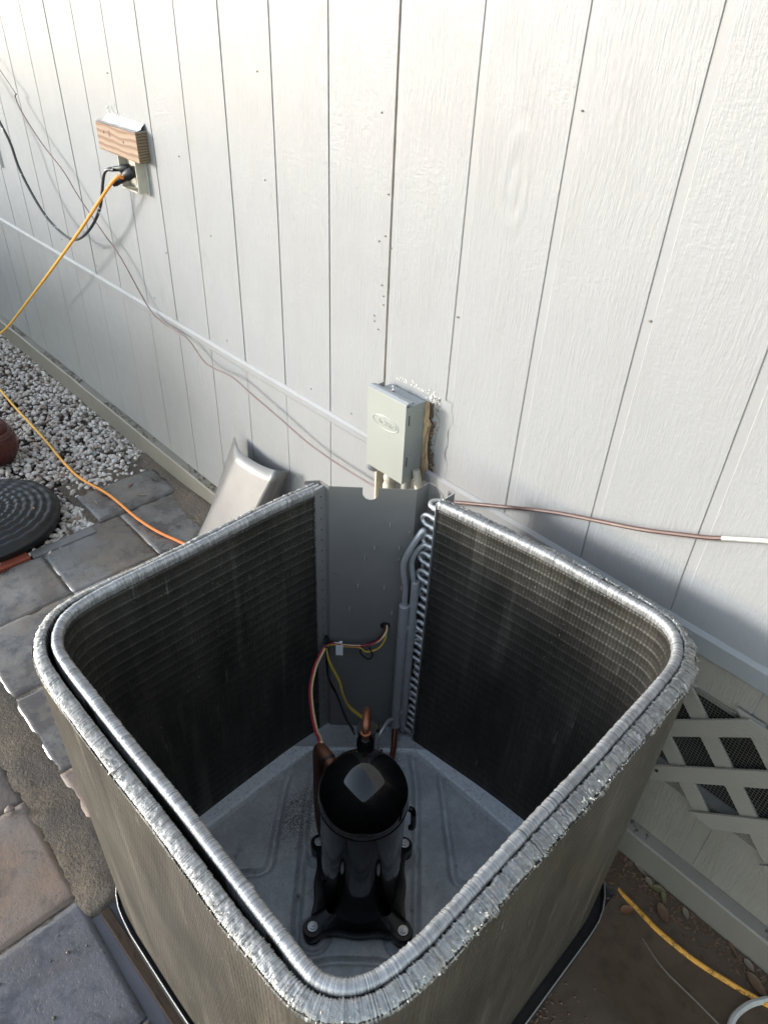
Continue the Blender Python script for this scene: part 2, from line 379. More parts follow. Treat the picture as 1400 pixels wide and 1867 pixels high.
def terrain(name, x0, x1, y0, y1, step, zf, mat, keep=None, parent=None, kind='structure'):
    nx = int((x1-x0)/step)+1; ny = int((y1-y0)/step)+1
    V = [(x0+(x1-x0)*i/(nx-1), y0+(y1-y0)*j/(ny-1)) for j in range(ny) for i in range(nx)]
    V = [(x, y, zf(x, y)) for x, y in V]
    F = [(j*nx+i, j*nx+i+1, (j+1)*nx+i+1, (j+1)*nx+i) for j in range(ny-1) for i in range(nx-1)]
    if keep: F = [f for f in F if keep(V[f[0]][0], V[f[0]][1])]
    o = pyd(name, V, F, mat, parent, True)
    if kind: setp(o, kind=kind)
    return o
def fbm(x, y, s, z=0.0): return mnoise.fractal(Vector((x*s, y*s, z)), 1.0, 2.0, 4)
# sand and mortar bed under and between the pavers
def sandz(x, y):
    z = -.0028+.0008*fbm(x, y, 6)+.0010*fbm(x, y, 30)
    z += (.0040+.0030*fbm(x, y, 11)+.0012*fbm(x, y, 45))*math.exp(-((y+.975+.012*fbm(x, y, 5))/.052)**6)*(1 if x < .62 else 0)
    if x > .63 and -1.03 < y: z -= .012
    z += (.012+.006*fbm(x, y, 25))*math.exp(-(((x-.60)/.06)**2+((y+.975)/.035)**2))
    z += .020*math.exp(-(((x+.50)/.12)**2+((y+.05)/.05)**2)) + .014*math.exp(-((y+.03)/.04)**2)
    return z
terrain('sand_bed', -1.0, .99, -2.3, .01, .012, sandz, m_sand, keep=lambda x, y: not (x < -.62 and y < -.42))
# gravel bed base
terrain('gravel_base', -6, -.55, -3.5, .0, .08, lambda x, y: -.045+.01*fbm(x, y, 4), m_soil)
paving = empty('paving', (0, 0, 0)); setp(paving, kind='structure')
def paver(x0, x1, y0, y1, mat, dz=0, tilt=(0, 0), th=.045, rough=.0012, chip=.002):
    g = .0007; x0 += g; x1 -= g; y0 += g; y1 -= g
    nx = max(6, int((x1-x0)/.014)); ny = max(6, int((y1-y0)/.014)); V = []; F = []; sd = random.random()*50
    for j in range(ny+1):
        for i in range(nx+1):
            u, v = i/nx, j/ny; u = min(1, max(0, u)); x = x0+(x1-x0)*u; y = y0+(y1-y0)*v
            e = min(u*(x1-x0), (1-u)*(x1-x0), v*(y1-y0), (1-v)*(y1-y0))
            z = dz+.3*tilt[0]*(u-.5)+.3*tilt[1]*(v-.5)+rough*fbm(x, y, 25, sd)
            z -= .0009*math.exp(-(e/.0018)**2)
            n1 = fbm(x, y, 14, sd+3)
            if e < .02: z -= max(0, n1)*chip*3*math.exp(-(e/.012)**2)
            if i in (0, nx): x += (.0015*fbm(x, y, 12, sd))*(1 if i == 0 else -1)
            if j in (0, ny): y += (.0015*fbm(x, y, 12, sd+9))*(1 if j == 0 else -1)
            V.append((x, y, z))
    for j in range(ny):
        for i in range(nx): a = j*(nx+1)+i; F.append((a, a+1, a+nx+2, a+nx+1))
    ring = [i for i in range(nx+1)]+[j*(nx+1)+nx for j in range(1, ny+1)]+[ny*(nx+1)+i for i in range(nx-1, -1, -1)]+[j*(nx+1) for j in range(ny-1, 0, -1)]
    b = len(V); V += [(V[k][0], V[k][1], dz-th) for k in ring]; n = len(ring)
    for k in range(n): F.append((ring[(k+1) % n], ring[k], b+k, b+(k+1) % n))
    return pyd('paving_stone', V, F, mat, paving, True)
P = m_pavers
xs = [-.68, -.37, -.06, .25, .56]
rows = [(-.62, -.93), (-.31, -.62), (-.035, -.31)]
for i in range(len(xs)-1):
    for j, (yt, yb) in enumerate(rows):
        if i == 0 and j == 0: paver(-.63, xs[1], yb, yt, P[0], 0, (.003, 0)); continue
        paver(xs[i], xs[i+1], yb, yt, P[(i*2+j) % 2] if not (i == 3 and j == 0) else P[2], random.uniform(-.0008, .0008), (random.uniform(-.003, .003), random.uniform(-.003, .003)))
for j, (yt, yb) in enumerate(rows): paver(.56, .95, yb, yt, P[1])
paver(-.885, -.68, -.385, -.06, P[0], .006, (.004, 0))
for k, (x0, x1, m) in enumerate([(-.66, -.35, P[0]), (-.35, -.045, P[0]), (-.045, .265, P[3]), (.265, .572, P[2]), (.578, .88, P[4]), (.885, 1.19, P[0])]):
    paver(x0, x1, -1.33, -1.022, m, 0, (random.uniform(-.003, .003), random.uniform(-.002, .002)) if k != 4 else (0, 0), rough=(.0002 if k == 4 else .0012))
    paver(x0, x1, -1.645, -1.338, P[k % 3])
    paver(x0, x1, -1.96, -1.652, P[(k+1) % 3])
# water
def waterpatch(name, x0, x1, y0, y1, z, mat, n=60, f=None):
    o = terrain(name, x0, x1, y0, y1, max((x1-x0), (y1-y0))/n, lambda x, y: z, mat, keep=f); return o
waterpatch('puddle', .55, 1.25, -1.06, -.93, -.0055, m_puddle, 70)
terrain('muddy_water', .985, 5.0, -3.0, -.02, .02, lambda x, y: .006, m_water, keep=lambda x, y: not (x < 1.36-.037*(y+.5) and -.99 < y < -.14))

# ------------------------------------------------------------------ house wall
S = .2032
wall = empty('house_wall', (0, 0, 0), label='pale grey painted house wall of rough vertical grooved boards', cat='wall')
ZT0, ZT1, ZTOP = .657, .700, 3.0
def board_mesh(w, z0, z1, gap=.0025, strip=.016, mats=None):
    V = []; F = []; I = []
    xsP = [(gap, .0017), (gap, .0010), (strip, .0010), (strip+.002, 0.0), (w-gap-.001, 0.0), (w-gap, .0006), (w-gap, .0017)]
    if mats == 'wide': xsP = [(0, .0030), (.0002, .0017), (.0030, .0017), (.0036, .0009), (strip, .0009), (strip+.002, 0.0), (w-.0010, 0.0), (w-.0003, .0006), (w, .0017)]
    for k, z in enumerate((z0, z1)):
        for x, y in xsP: V.append((x, y, z))
    n = len(xsP)
    for i in range(n-1): F.append((i, i+1, n+i+1, n+i)); I.append((2 if i < 2 else 1 if i < 4 else 0) if mats == 'wide' else (1 if i < 3 else 0))
    F.append(tuple(range(n-1, -1, -1))); I.append(0); F.append(tuple(range(n, 2*n))); I.append(0)
    me = bpy.data.meshes.new('siding_board'); me.from_pydata(V, [], F); [me.materials.append(q) for q in ((m_wall, m_wall_s, m_wall_gap) if mats == 'wide' else mats or (m_wall, m_wall_s))]
    me.polygons.foreach_set('material_index', I); me.update(); return me
up_m = board_mesh(S, ZT1, ZTOP, .0009, .018, 'wide'); lo_m = board_mesh(S, .098, ZT0+.024, .0018, .004); lo_w = board_mesh(S, .098, ZT0, .0014, .034, (m_wall_low, m_wall_low_s))
up_l = board_mesh(S, ZT1, ZTOP, .0018, .005)
vt = board_mesh(S, .560, ZT0, .0014, .034, (m_wall_low, m_wall_low_s)); vb = board_mesh(S, .098, .303, .0014, .034, (m_wall_low, m_wall_low_s))
for k in range(-26, 22):
    x = k*S
    o = link('siding_board', up_m if k >= 2 else up_l, None, wall); o.location = (x, random.uniform(-.0006, .0006) if k < 2 else 0, 0)
    if 6 <= k <= 9:
        for m in (vt, vb): o = link('siding_board', m, None, wall); o.location = (x, 0, 0)
    else:
        o = link('siding_board', lo_w if k >= 3 else lo_m, None, wall); o.location = (x, random.uniform(-.0006, .0006)+.001, 0)
b = MB(); b.box(6*S+.0021, 1.262, -.0002, .006, .3035, .5595); o = b.build('siding_patch', m_wall, wall)
b = MB()                                         # sheathing behind the grooves, with the vent opening left out
b.box(-26*S, 22*S, .0018, .03, .5600, ZTOP); b.box(-26*S, 22*S, .0018, .03, .0, .303)
b.box(-26*S, 1.262, .0018, .03, .303, .56); b.box(10*S, 22*S, .0018, .03, .303, .56)
b.build('sheathing', m_wall_gap, wall)
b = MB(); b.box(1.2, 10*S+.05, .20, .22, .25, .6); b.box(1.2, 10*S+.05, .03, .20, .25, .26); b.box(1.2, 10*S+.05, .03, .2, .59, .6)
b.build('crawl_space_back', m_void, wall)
b = MB()                                         # Z flashing band
for k in range(-13, 11):
    x0, x1 = k*.4064, (k+1)*.4064; zb_ = ZT0+(.024 if k < 1 else 0)
    prof = [(.002, ZT1+.006), (-.002, ZT1+.004), (-.008, ZT1-.003), (-.008, zb_+.001), (-.007, zb_-.002), (.0, zb_-.003)]
    V = [(x, y, z) for x in (x0, x1) for y, z in prof]; n = len(prof)
    b.add(V, [(i, n+i, n+i+1, i+1) for i in range(n-1)])
o = b.build('drip_flashing', m_trim, wall)
b = MB()
def warpx(z0, z1, y0, y1, x0, x1, step, mb, amp):
    n = int((x1-x0)/step); V = []; F = []
    for i in range(n+1):
        x = x0+(x1-x0)*i/n; a = amp*mnoise.noise(Vector((x*5, 0, z0)))
        c = [(x, y1, z0), (x, y0+a, z0), (x, y0+a, z1-.004), (x, y0+.004+a, z1), (x, y1, z1+.004)]
        V += c
    for i in range(n):
        for k in range(4): F.append((i*5+k, (i+1)*5+k, (i+1)*5+k+1, i*5+k+1))
    mb.add(V, F)
warpx(.0, .092, -.030, .006, -5.2, 4.4, .05, b, .0025)
b.build('base_board', m_base, wall)
b = MB()                                         # crumbs of mortar and flaking paint along the board's upper edge
for i in range(900):
    x = random.uniform(-2.6, 1.7); s = random.uniform(.001, .0035)
    if mnoise.noise(Vector((x*3, 3, 1))) < -.1: continue
    y = random.uniform(-.024, -.002); z = .096
    b.add([(x-s, y-s, z), (x+s, y-s, z), (x+s, y+s, z), (x-s, y+s, z), (x, y, z+s*1.2)], [(0, 1, 4), (1, 2, 4), (2, 3, 4), (3, 0, 4)])
o = b.build('debris', m_sand, wall); setp(o, kind='stuff')
# open seam in the upper wall at x = .41
b = MB(); b.box(.4040, .4068, -.0008, .004, ZT1+.01, ZTOP, 0); b.build('panel_edge', m_wall_s, wall)
b = MB(); zz = [ZT1+.01+i*.02 for i in range(116)]
V = [];
for z in zz:
    wv = .0012+.0016*abs(mnoise.noise(Vector((0, 2, z*14)))); V += [(.4085-wv, -.0012, z), (.4085+wv, -.0012, z)]
b.add(V, [(2*i, 2*i+1, 2*i+3, 2*i+2) for i in range(len(zz)-1)]); o = b.build('open_seam', simple('seam_dark', (.16, .14, .11), .9, 0, 50, .6), wall)
# nail heads
for (x, z) in [(.370,1.443),(.399,1.296),(.394,1.211),(.375,1.196),(.389,1.103),(.396,1.08),(.368,1.013),(.382,.997),(.397,1.06),(.367,1.026),(-.047,1.246),(-.836,1.404),(-.054,1.476),(-.465,1.235),(-.334,1.047),(.412,1.19),(-.62,.93),(-1.1,.83),(-1.5,.77),(.12,.74),(.29,.735),(-.3,.74),(-.75,.745),(-1.2,.74),(1.03,1.22),(1.24,1.35),(.83,1.5),(.62,1.1)]:
    b = MB(); s = .0023
    b.add([(s*math.cos(a*1.047), -.0008, s*.9*math.sin(a*1.047)) for a in range(6)]+[(s*.6*math.cos(a*1.047), -.003, s*.6*math.sin(a*1.047)) for a in range(6)]+[(0, -.0022, 0)],
          [(a, (a+1) % 6, 6+(a+1) % 6, 6+a) for a in range(6)]+[(6+a, 6+(a+1) % 6, 12) for a in range(6)])
    o = b.build('nail_head', m_seal if random.random() < .5 else m_wall_gap, wall); o.location = (x, 0, z)
# lattice over the crawl space vent
lat = empty('vent_lattice', (1.4, -.006, .3), label='grey diagonal wooden lattice over the crawl space vent, low on the wall at the right', cat='lattice')
def clip_poly(P, x0, x1, z0, z1):
    for ax_, lim, sg in ((0, x0, 1), (0, x1, -1), (1, z0, 1), (1, z1, -1)):
        Q = []
        for i in range(len(P)):
            a, c = P[i], P[(i+1) % len(P)]; da, dc = sg*(a[ax_]-lim), sg*(c[ax_]-lim)
            if da >= 0: Q.append(a)
            if (da > 0 and dc < 0) or (da < 0 and dc > 0):
                t_ = da/(da-dc); Q.append((a[0]+(c[0]-a[0])*t_, a[1]+(c[1]-a[1])*t_))
        P = Q
        if len(P) < 3: return []
    return P
def slat(c, sgn, y0, y1, hw=.0185):
    # line: z = sgn*x + c
    d = Vector((1, sgn)).normalized(); n = Vector((-d.y, d.x)); p0 = Vector((0, c))
    Pq = [p0+d*a+n*h for a, h in ((-9, -hw), (9, -hw), (9, hw), (-9, hw))]
    Pq = clip_poly([(p.x, p.y) for p in Pq], 1.235, 2.06, .268, .592)
    if len(Pq) < 3: return
    n = len(Pq); V = [(x-1.4, y0, z-.3) for x, z in Pq]+[(x-1.4, y1, z-.3) for x, z in Pq]
    b = MB(); b.add(V, [tuple(range(n)), tuple(range(2*n-1, n-1, -1))]+[(i, n+i, n+(i+1) % n, (i+1) % n) for i in range(n)])
    b.build('lattice_slat', m_lattice, lat, bevel=.0012)
for c in [-.810-.1525*i-.068 for i in range(-1, 7)]: slat(c+.02, 1, -.013, -.0065)
for c in [1.865-.1525+.1525*i for i in range(-1, 7)]: slat(c-.003, -1, -.0055, .001)
for (x, z) in [(1.425, .533), (1.318, .318), (1.60, .53)]:
    b = MB(); b.lathe([(.0001, 0), (.004, 0), (.0035, .0018), (.0001, .002)], 10); o = b.build('screw', m_slot, lat); o.rotation_euler = (R(90), 0, 0); o.location = (x-1.4, -.0135, z-.3)
b = MB()                                         # hardware cloth
p = .0066
for i in range(int(.80/p)):
    x = 1.255+i*p; j = random.uniform(-.004, .0); b.box(x, x+.0007, .0018, .0025, .285+j, .578+j)
for i in range(int(.30/p)):
    z = .285+i*p; b.box(1.25, 2.05, .0025, .0032, z, z+.0007)
o = b.build('wire_mesh', m_wirem, lat); o.location = (-1.4, .0, -.3); setp(o, kind='stuff'); o.location.y = -.0
# broken siding and exposed wood right of the box
b = MB()
zs = [.672+.0105*i for i in range(21)]
V = []
for i, z in enumerate(zs):
    l = .557; r_ = .572+.004*math.sin(i*.45)+.003*random.random()-.010*(i > 15); V += [(l, -.004, z), (l, -.010-.003*random.random(), z), (r_-.006, -.009-.002*random.random(), z), (r_, -.003, z)]
b.add(V, [(4*i+k, 4*i+k+1, 4*i+k+5, 4*i+k+4) for i in range(len(zs)-1) for k in range(3)])
b.build('exposed_wood', m_wood_raw, wall, smooth='all')
b = MB(); V = []
for i, z in enumerate(zs):
    l = .571+.004*math.sin(i*.45)-.010*(i > 15); r_ = l+.008+.007*abs(math.sin(i*1.3+1))+.006*(i < 9); V += [(l, -.0018, z), (r_, -.0018, z)]
b.add(V, [(2*i, 2*i+1, 2*i+3, 2*i+2) for i in range(len(zs)-1)]); b.build('rotten_gap', simple('rotten_wood', (.10, .065, .045), .9, 0, 120, .7, .9), wall)
b = MB()
def blob(mb, c, s, flat=1.0, seg=6):
    V = [(c[0], c[1]-s*flat, c[2])]
    for j, (rr, d) in enumerate(((.6, .75), (1.0, .1))):
        for k in range(seg):
            a = 2*math.pi*k/seg; q = rr*s*random.uniform(.75, 1.25); V.append((c[0]+q*math.cos(a), c[1]-s*flat*d, c[2]+q*math.sin(a)))
    F = [(0, 1+(k+1) % seg, 1+k) for k in range(seg)]+[(1+k, 1+(k+1) % seg, 1+seg+(k+1) % seg, 1+seg+k) for k in range(seg)]
    mb.add(V, F)
for i in range(170):
    z = random.uniform(.665, .90); x = .583+.004*math.sin((z-.672)/.0105*.45)+random.uniform(-.004, .012); blob(b, (x, -.001, z), random.uniform(.0007, .0024))
setp(b.build('crumbled_filler', m_seal, wall, smooth='all'), kind='stuff')
b = MB()
for i in range(80): blob(b, (.445+random.random()*.14, -.0006, .897+abs(random.gauss(0, .006))), random.uniform(.0006, .0026), .35)
for i in range(55): blob(b, (.572+random.gauss(0, .010), -.0006, .893+random.gauss(0, .010)), random.uniform(.0006, .003), .5)
setp(b.build('caulk_around_box', m_white, wall, smooth='all'), kind='stuff')
b = MB()
V = []; nn_ = 26
for i in range(nn_):
    u = i/(nn_-1); x = .60+.005*math.sin(u*9); z = .665+.24*u; V += [(x, -.0006, z), (x+.012, -.002, z), (x+.03+.004*math.sin(i), -.0006, z)]
b.add(V, [(3*i+k, 3*i+k+1, 3*i+k+4, 3*i+k+3) for i in range(nn_-1) for k in range(2)]); b.build('patching_strip', m_wall_s, wall, smooth='all')
# paint edge of something at far left of the frame
b = MB(); b.box(-2.35, -1.995, -.012, .004, .955, 1.30); b.build('vent_cover', m_white, empty('wall_vent_cover', (0, 0, 0), label='white plate edge on the wall at the far left of the picture', cat='cover plate'), bevel=.003)

# added unseen fence on the left, placed to cast soft shade on the lower wall
fen = empty('shade_fence', (-6.0, -2.6, 0), label='low grey board fence added out of view at the left to shade the lower wall', cat='fence')
for i in range(42):
    b = MB(); x = -3.1+i*.15; h_ = 1.36+random.uniform(-.006, .006); b.hexa([(x, -.01, 0), (x+.142, -.01, 0), (x+.142, .01, 0), (x, .01, 0), (x, -.01, h_), (x+.142, -.01, h_), (x+.142, .01, h_), (x, .01, h_)]); b.build('shade_fence_board', m_lattice, fen, bevel=.003)
for z_ in (.3, 1.1):
    b = MB(); b.box(-3.1, 3.2, -.055, -.011, z_, z_+.08); b.build('shade_fence_rail', m_lattice, fen)
# ------------------------------------------------------------------ disconnect box
bx = empty('disconnect_box', (.43, 0, .68), label='grey green metal electrical disconnect box with oval embossed emblem', cat='electrical box')
W_, H_, D_ = .128, .212, .071
b = MB(); b.box(.004, W_-.004, -D_+.012, -.002, .006, H_-.012); b.build('box_body', [m_box2], bx, bevel=.004)
b = MB(); t_ = .0015
P0 = [(0, -D_), (W_, -D_)]
b.box(0, W_, -D_, -D_+t_, 0, H_); b.box(W_-t_, W_, -D_+t_, -.004, -.0, H_-.008); b.box(0, t_, -D_+t_, -.02, 0, H_-.004)
b.build('cover', m_box, bx, bevel=.0006)
b = MB(); b.add([(0, -D_, H_), (W_, -D_, H_), (W_, -D_+.008, H_+.004), (0, -D_+.008, H_+.004), (W_, -D_+.022, H_+.001), (0, -D_+.022, H_+.001), (W_, -D_+.024, H_-.004), (0, -D_+.024, H_-.004)],
                [(0, 1, 2, 3), (3, 2, 4, 5), (5, 4, 6, 7)]); b.build('cover_rim', m_box2, bx)
for (y, z) in [(-.045, .17), (-.045, .06)]:
    b = MB(); b.box(W_+.0002, W_+.0008, -D_+.010, -D_+.0125, z-.013, z+.013); b.build('slot', m_slot, bx)
for (yy, z, r_) in [(-.022, .055, .0125), (-.022, .055, .0085), (-.022, .105, .007)]:
    b = MB(); b.tube([(W_+.0004, yy+r_*math.cos(a), z+r_*math.sin(a)) for a in [i*2*math.pi/20 for i in range(21)]], .0005, 5); b.build('knockout_ring', m_box2, bx, True)
for (yy, z) in [(-.048, .185), (-.048, .173), (-.02, .182), (-.025, .145), (-.05, .078), (-.05, .066)]:
    b = MB(); b.lathe([(.0001, 0), (.0025, 0), (.0018, .0012), (.0001, .0014)], 8); o = b.build('dimple', m_box2, bx); o.rotation_euler = (0, R(90), 0); o.location = (W_, yy, z)
for (x, yy) in [(.040, -.030), (.052, -.040)]:
    b = MB(); b.lathe([(.0045, 0), (.0045, .002), (.002, .003), (.002, .012), (.0005, .015)], 10); o = b.build('screw', m_bolt, bx, True); o.location = (x, yy, H_-.011)
b = MB(); b.tube([(W_*.5+.043*math.cos(a), -D_-.0004, .140+.0165*math.sin(a)) for a in [i*2*math.pi/48 for i in range(49)]], .0010, 6)
emb = b.build('emblem', m_box, bx, True)
b = MB(); b.tube([(W_*.5-.036+.03*u, -D_-.0004, .148+.0045*math.sin(u*2.2)) for u in [i/14 for i in range(15)]], .0008, 6); b.build('emblem_swoosh', m_box, bx, True)
def text(s, size, name, mat, parent, loc, rot, ext=.0008, shear=0, sx=1):
    cu = bpy.data.curves.new(name, 'FONT'); cu.body = s; cu.size = size; cu.extrude = ext; cu.bevel_depth = .0003; cu.align_x = 'CENTER'; cu.align_y = 'CENTER'; cu.shear = shear
    tmp = bpy.data.objects.new('tmp', cu); me = bpy.data.meshes.new_from_object(tmp); bpy.data.objects.remove(tmp)
    me.materials.clear(); me.materials.append(mat); o = link(name, me, None, parent); o.location = loc; o.rotation_euler = rot; o.scale = (sx, 1, 1); return o
text('ACPRO', .0155, 'emblem_lettering', m_box, bx, (W_*.5+.002, -D_-.0002, .1385), (R(90), 0, 0), .0007, .2, 1.25)
# pipe, washer and flexible conduit under the box
cd = empty('flexible_conduit', (.46, -.035, .52), label='ribbed tan flexible conduit hanging under the disconnect box', cat='conduit')
b = MB(); pts = catmull([(.02, 0, .165), (.022, -.002, .12), (.015, .0, .05), (.0, .008, -.05), (-.01, .02, -.2)], 14)
b.tube(pts, lambda u: .015+.0016*math.sin(u*300), 14); b.build('conduit_hose', m_cream, cd, True)
b = MB(); b.lathe([(.013, .0), (.019, .0), (.019, .003), (.013, .003)], 20); o = b.build('lock_washer', m_bolt, cd, True); o.location = (-.018, -.018, .148); o.rotation_euler = (.25, .1, 0)
b = MB(); b.box(-.022, -.016, -.012, .028, -.3, .146); b.build('strap', m_cream, cd)
b = MB(); b.tube([(.075, .005, .17), (.078, .0, .12), (.07, .006, .0), (.06, .015, -.2)], .012, 12, smooth_pts=6); b.build('grey_conduit', m_box, cd, True)
b = MB(); b.tube([(.105, .004, .19), (.12, .004, .12), (.13, .01, -.1)], .010, 12, smooth_pts=6); b.build('pale_pipe', m_cream, cd, True)

# ------------------------------------------------------------------ wood block + outlet
wb = empty('wood_block', (-.77, 0, 1.235), label='short weathered pine block screwed to the wall above the outlet', cat='wood block')
b = MB(); b.hexa([(-.130, -.038, -.041), (.133, -.038, -.045), (.131, 0, -.045), (-.13, 0, -.041), (-.128, -.038, .036), (.131, -.038, .037), (.129, 0, .040), (-.128, 0, .040)])
o = b.build('pine_block', [m_wood, m_wood_end], wb, bevel=.002)
for p_ in o.data.polygons:
    if abs(p_.normal.x) > .8: p_.material_index = 1
o = text('', .01, 'x', m_wood, wb, (0, 0, 0), (0, 0, 0)) if False else None
b = MB(); V = []
N = 30
for i in range(N):
    u = i/(N-1); x = -.11+.235*u; z = .041; wd = .014+.010*mnoise.noise(Vector((u*6, 1, 1)))
    V += [(x, -.001, z+.018+.006*abs(mnoise.noise(Vector((u*9, 4, 2))))), (x, -.011, z+.010), (x, -.011-wd*.3, z+.003), (x, -.014-wd, z-.001)]
b.add(V, [(4*i+k, 4*i+k+4, 4*i+k+5, 4*i+k+1) for i in range(N-1) for k in range(3)]); b.build('caulk_bead', m_white, wb, smooth='all')
b = MB()
for i in range(90): blob(b, (-.115+.09*abs(random.gauss(0, .6)), -.0006, .05+abs(random.gauss(0, .012))), random.uniform(.001, .0042), .5)
for i in range(40): blob(b, (random.uniform(-.1, .12), -.0006, .05+abs(random.gauss(0, .004))), random.uniform(.001, .0035), .5)
setp(b.build('caulk_smears', m_white, wb, smooth='all'), kind='stuff')
b = MB(); V = []
b.box(-.128, .129, -.0375, -.001, .0385, .0398); b.build('grey_paint_on_top', m_wall_s, wb)
for (x, z) in [(-.078, .012), (.047, .002)]:
    b = MB(); b.lathe([(.0001, 0), (.0036, 0), (.003, .0006), (.0001, .0008)], 10); o = b.build('screw_hole', m_slot, wb); o.rotation_euler = (R(90), 0, 0); o.location = (x, -.0381, z)
b = MB(); b.lathe([(.0001, 0), (.008, 0), (.0065, .0006), (.0001, .0008)], 14); o = b.build('knot', simple('knot', (.22, .12, .07), .8, 0, 150, .5), wb); o.rotation_euler = (R(90), 0, 0); o.location = (-.042, -.0378, .013); o.scale = (1, 1.3, 1)

ob = empty('outlet_box', (-.735, 0, 1.16), label='open cream outlet box under the wood block, two cords plugged in', cat='electrical outlet')
b = MB()
x0, x1, z0, z1, d = -.055, .058, -.062, .050, .034
b.box(x0, x0+.004, -d, -.001, z0, z1); b.box(x1-.004, x1, -d, -.001, z0, z1); b.box(x0+.004, x1-.004, -d, -.001, z0, z0+.004)
b.build('box_walls', m_cream, ob, bevel=.0008)
b = MB(); b.box(x0-.006, x1+.008, -.0035, -.0006, z0-.008, z1); b.build('back_flange', m_white, ob, bevel=.001)
b = MB(); b.box(x0+.014, x1-.016, -.010, -.004, z0+.012, z1-.006); b.build('receptacle', m_cream, ob, bevel=.003)
b = MB(); b.box(x0+.004, x1-.004, -.0375, -.0345, z0+.002, z0+.006); b.build('hinge_lip', m_cream, ob)
for x in (-.02, .02):
    b = MB(); b.lathe([(.0001, 0), (.003, 0), (.0001, .002)], 8); o = b.build('screw', m_bolt, ob); o.rotation_euler = (R(90), 0, 0); o.location = (x, -.010, -.045)

def cord(name, pts, r, mat, label, cat='cord', sm=8, seg=8, parts=None):
    o0 = Vector(pts[0]); b = MB(); b.tube([Vector(p)-o0 for p in pts], r, seg, smooth_pts=sm)
    if parts is None:
        o = b.build(name, mat, None, True); o.location = o0; setp(o, label, cat); return o
    e = empty(name, o0, label=label, cat=cat); b.build('cable', mat, e, True); return e
# yellow extension cord: plug, drop to the left, then along the gravel and paving
yc = cord('extension_cord', [(-.728, -.055, 1.140), (-.765, -.075, 1.122), (-1.075, -.105, .893), (-1.72, -.11, .49), (-2.33, -.11, .13), (-2.62, -.14, .030), (-2.55, -.22, .012), (-2.25, -.27, .010),
      (-1.955, -.285, .012), (-1.716, -.297, .012), (-1.375, -.309, .014), (-1.115, -.324, .014), (-.97, -.32, .014), (-.796, -.289, .017), (-.601, -.276, .012), (-.475, -.255, .010), (-.354, -.219, .009), (-.15, -.17, .008), (.05, -.15, .008), (.25, -.10, .006)],
      .0052, m_cord, 'yellow orange extension cord running from the outlet down over the gravel', parts=1)
def plug(parent, p0, p1, rad=.011):
    p0 = Vector(p0); p1 = Vector(p1); b = MB()
    prof = [(0, .5), (.08, .55), (.1, .75), (.16, .55), (.2, .78), (.26, .6), (.3, .85), (.55, .95), (.62, 1.25), (.95, 1.3), (1, 1.1)]
    V = []; F = []; seg = 14; t = (p1-p0).normalized(); a = t.cross(Vector((0, 0, 1))).normalized(); u = a.cross(t)
    for s_, q in prof:
        for k in range(seg):
            an = 2*math.pi*k/seg; cx = math.copysign(abs(math.cos(an))**.6, math.cos(an)); cz = math.copysign(abs(math.sin(an))**.6, math.sin(an))
            V.append(tuple(p0+(p1-p0)*s_+(a*cx*1.15+u*cz)*rad*q))
    for i in range(len(prof)-1):
        for k in range(seg): k2 = (k+1) % seg; F.append((i*seg+k, i*seg+k2, (i+1)*seg+k2, (i+1)*seg+k))
    F.append(tuple(range((len(prof)-1)*seg, len(prof)*seg))); F.append(tuple(reversed(range(seg))))
    b.add(V, F); return b.build('plug', m_rubber, parent, 'all')
yo = Vector((-.728, -.055, 1.140))
plug(yc, Vector((-.775, -.068, 1.112))-yo, Vector((-.718, -.016, 1.158))-yo, .0125)
bc = cord('black_power_cable', [(-.795, -.05, 1.150), (-.835, -.065, 1.135), (-.885, -.075, 1.031), (-.966, -.08, .953), (-1.083, -.08, .886), (-1.18, -.08, .856), (-1.283, -.08, .861), (-1.391, -.08, .891), (-1.483, -.08, .951), (-1.563, -.08, 1.034), (-1.591, -.08, 1.111), (-1.653, -.08, 1.177), (-1.80, -.075, 1.30), (-2.1, -.07, 1.50)],
      .0050, m_cordb, 'black cable with paint specks drooping from the outlet to the left', parts=1)
bo = Vector((-.795, -.05, 1.150))
plug(bc, Vector((-.825, -.058, 1.147))-bo, Vector((-.760, -.014, 1.158))-bo, .0085)
tw = [(-1.693,1.348),(-1.549,1.28)]
cord('thin_wire', [(-1.95, -.02, 1.47), (-1.693, -.026, 1.348), (-1.545, -.035, 1.277)], .0020, m_thin, 'short thin grey wire end at the upper left, above the black cable', sm=6, seg=6)
cord('thin_wire', [(x, y, z) for (x, z), y in zip([(-1.556,1.276),(-1.572,1.262),(-1.517,1.215),(-1.394,1.135),(-1.264,1.068),(-1.164,.995),(-1.027,.912),(-.907,.846),(-.771,.72),(-.685,.688),(-.523,.682),(-.412,.643),(-.347,.642),(-.236,.651),(-.12,.632),(-.01,.613),(.121,.588),(.22,.581),(.337,.581),(.425,.586),(.5,.60),(.60,.64)],
      [-.03,-.03,-.035,-.035,-.03,-.03,-.028,-.028,-.024,-.024,-.022,-.03,-.034,-.034,-.034,-.032,-.03,-.03,-.03,-.03,-.03,-.025])], .0026, m_thin, 'long thin brown wire sagging across the wall to the disconnect box', sm=8, seg=6)
cord('wall_cable', [(.52, -.03, .62), (.61, -.03, .645), (.70, -.03, .687), (.804, -.03, .735), (.94, -.025, .793), (1.037, -.022, .826), (1.126, -.02, .856), (1.203, -.016, .887), (1.239, -.014, .902), (1.262, -.013, .914)], .0042, m_rope, 'reddish brown cable rising along the wall right of the unit', 'cable')
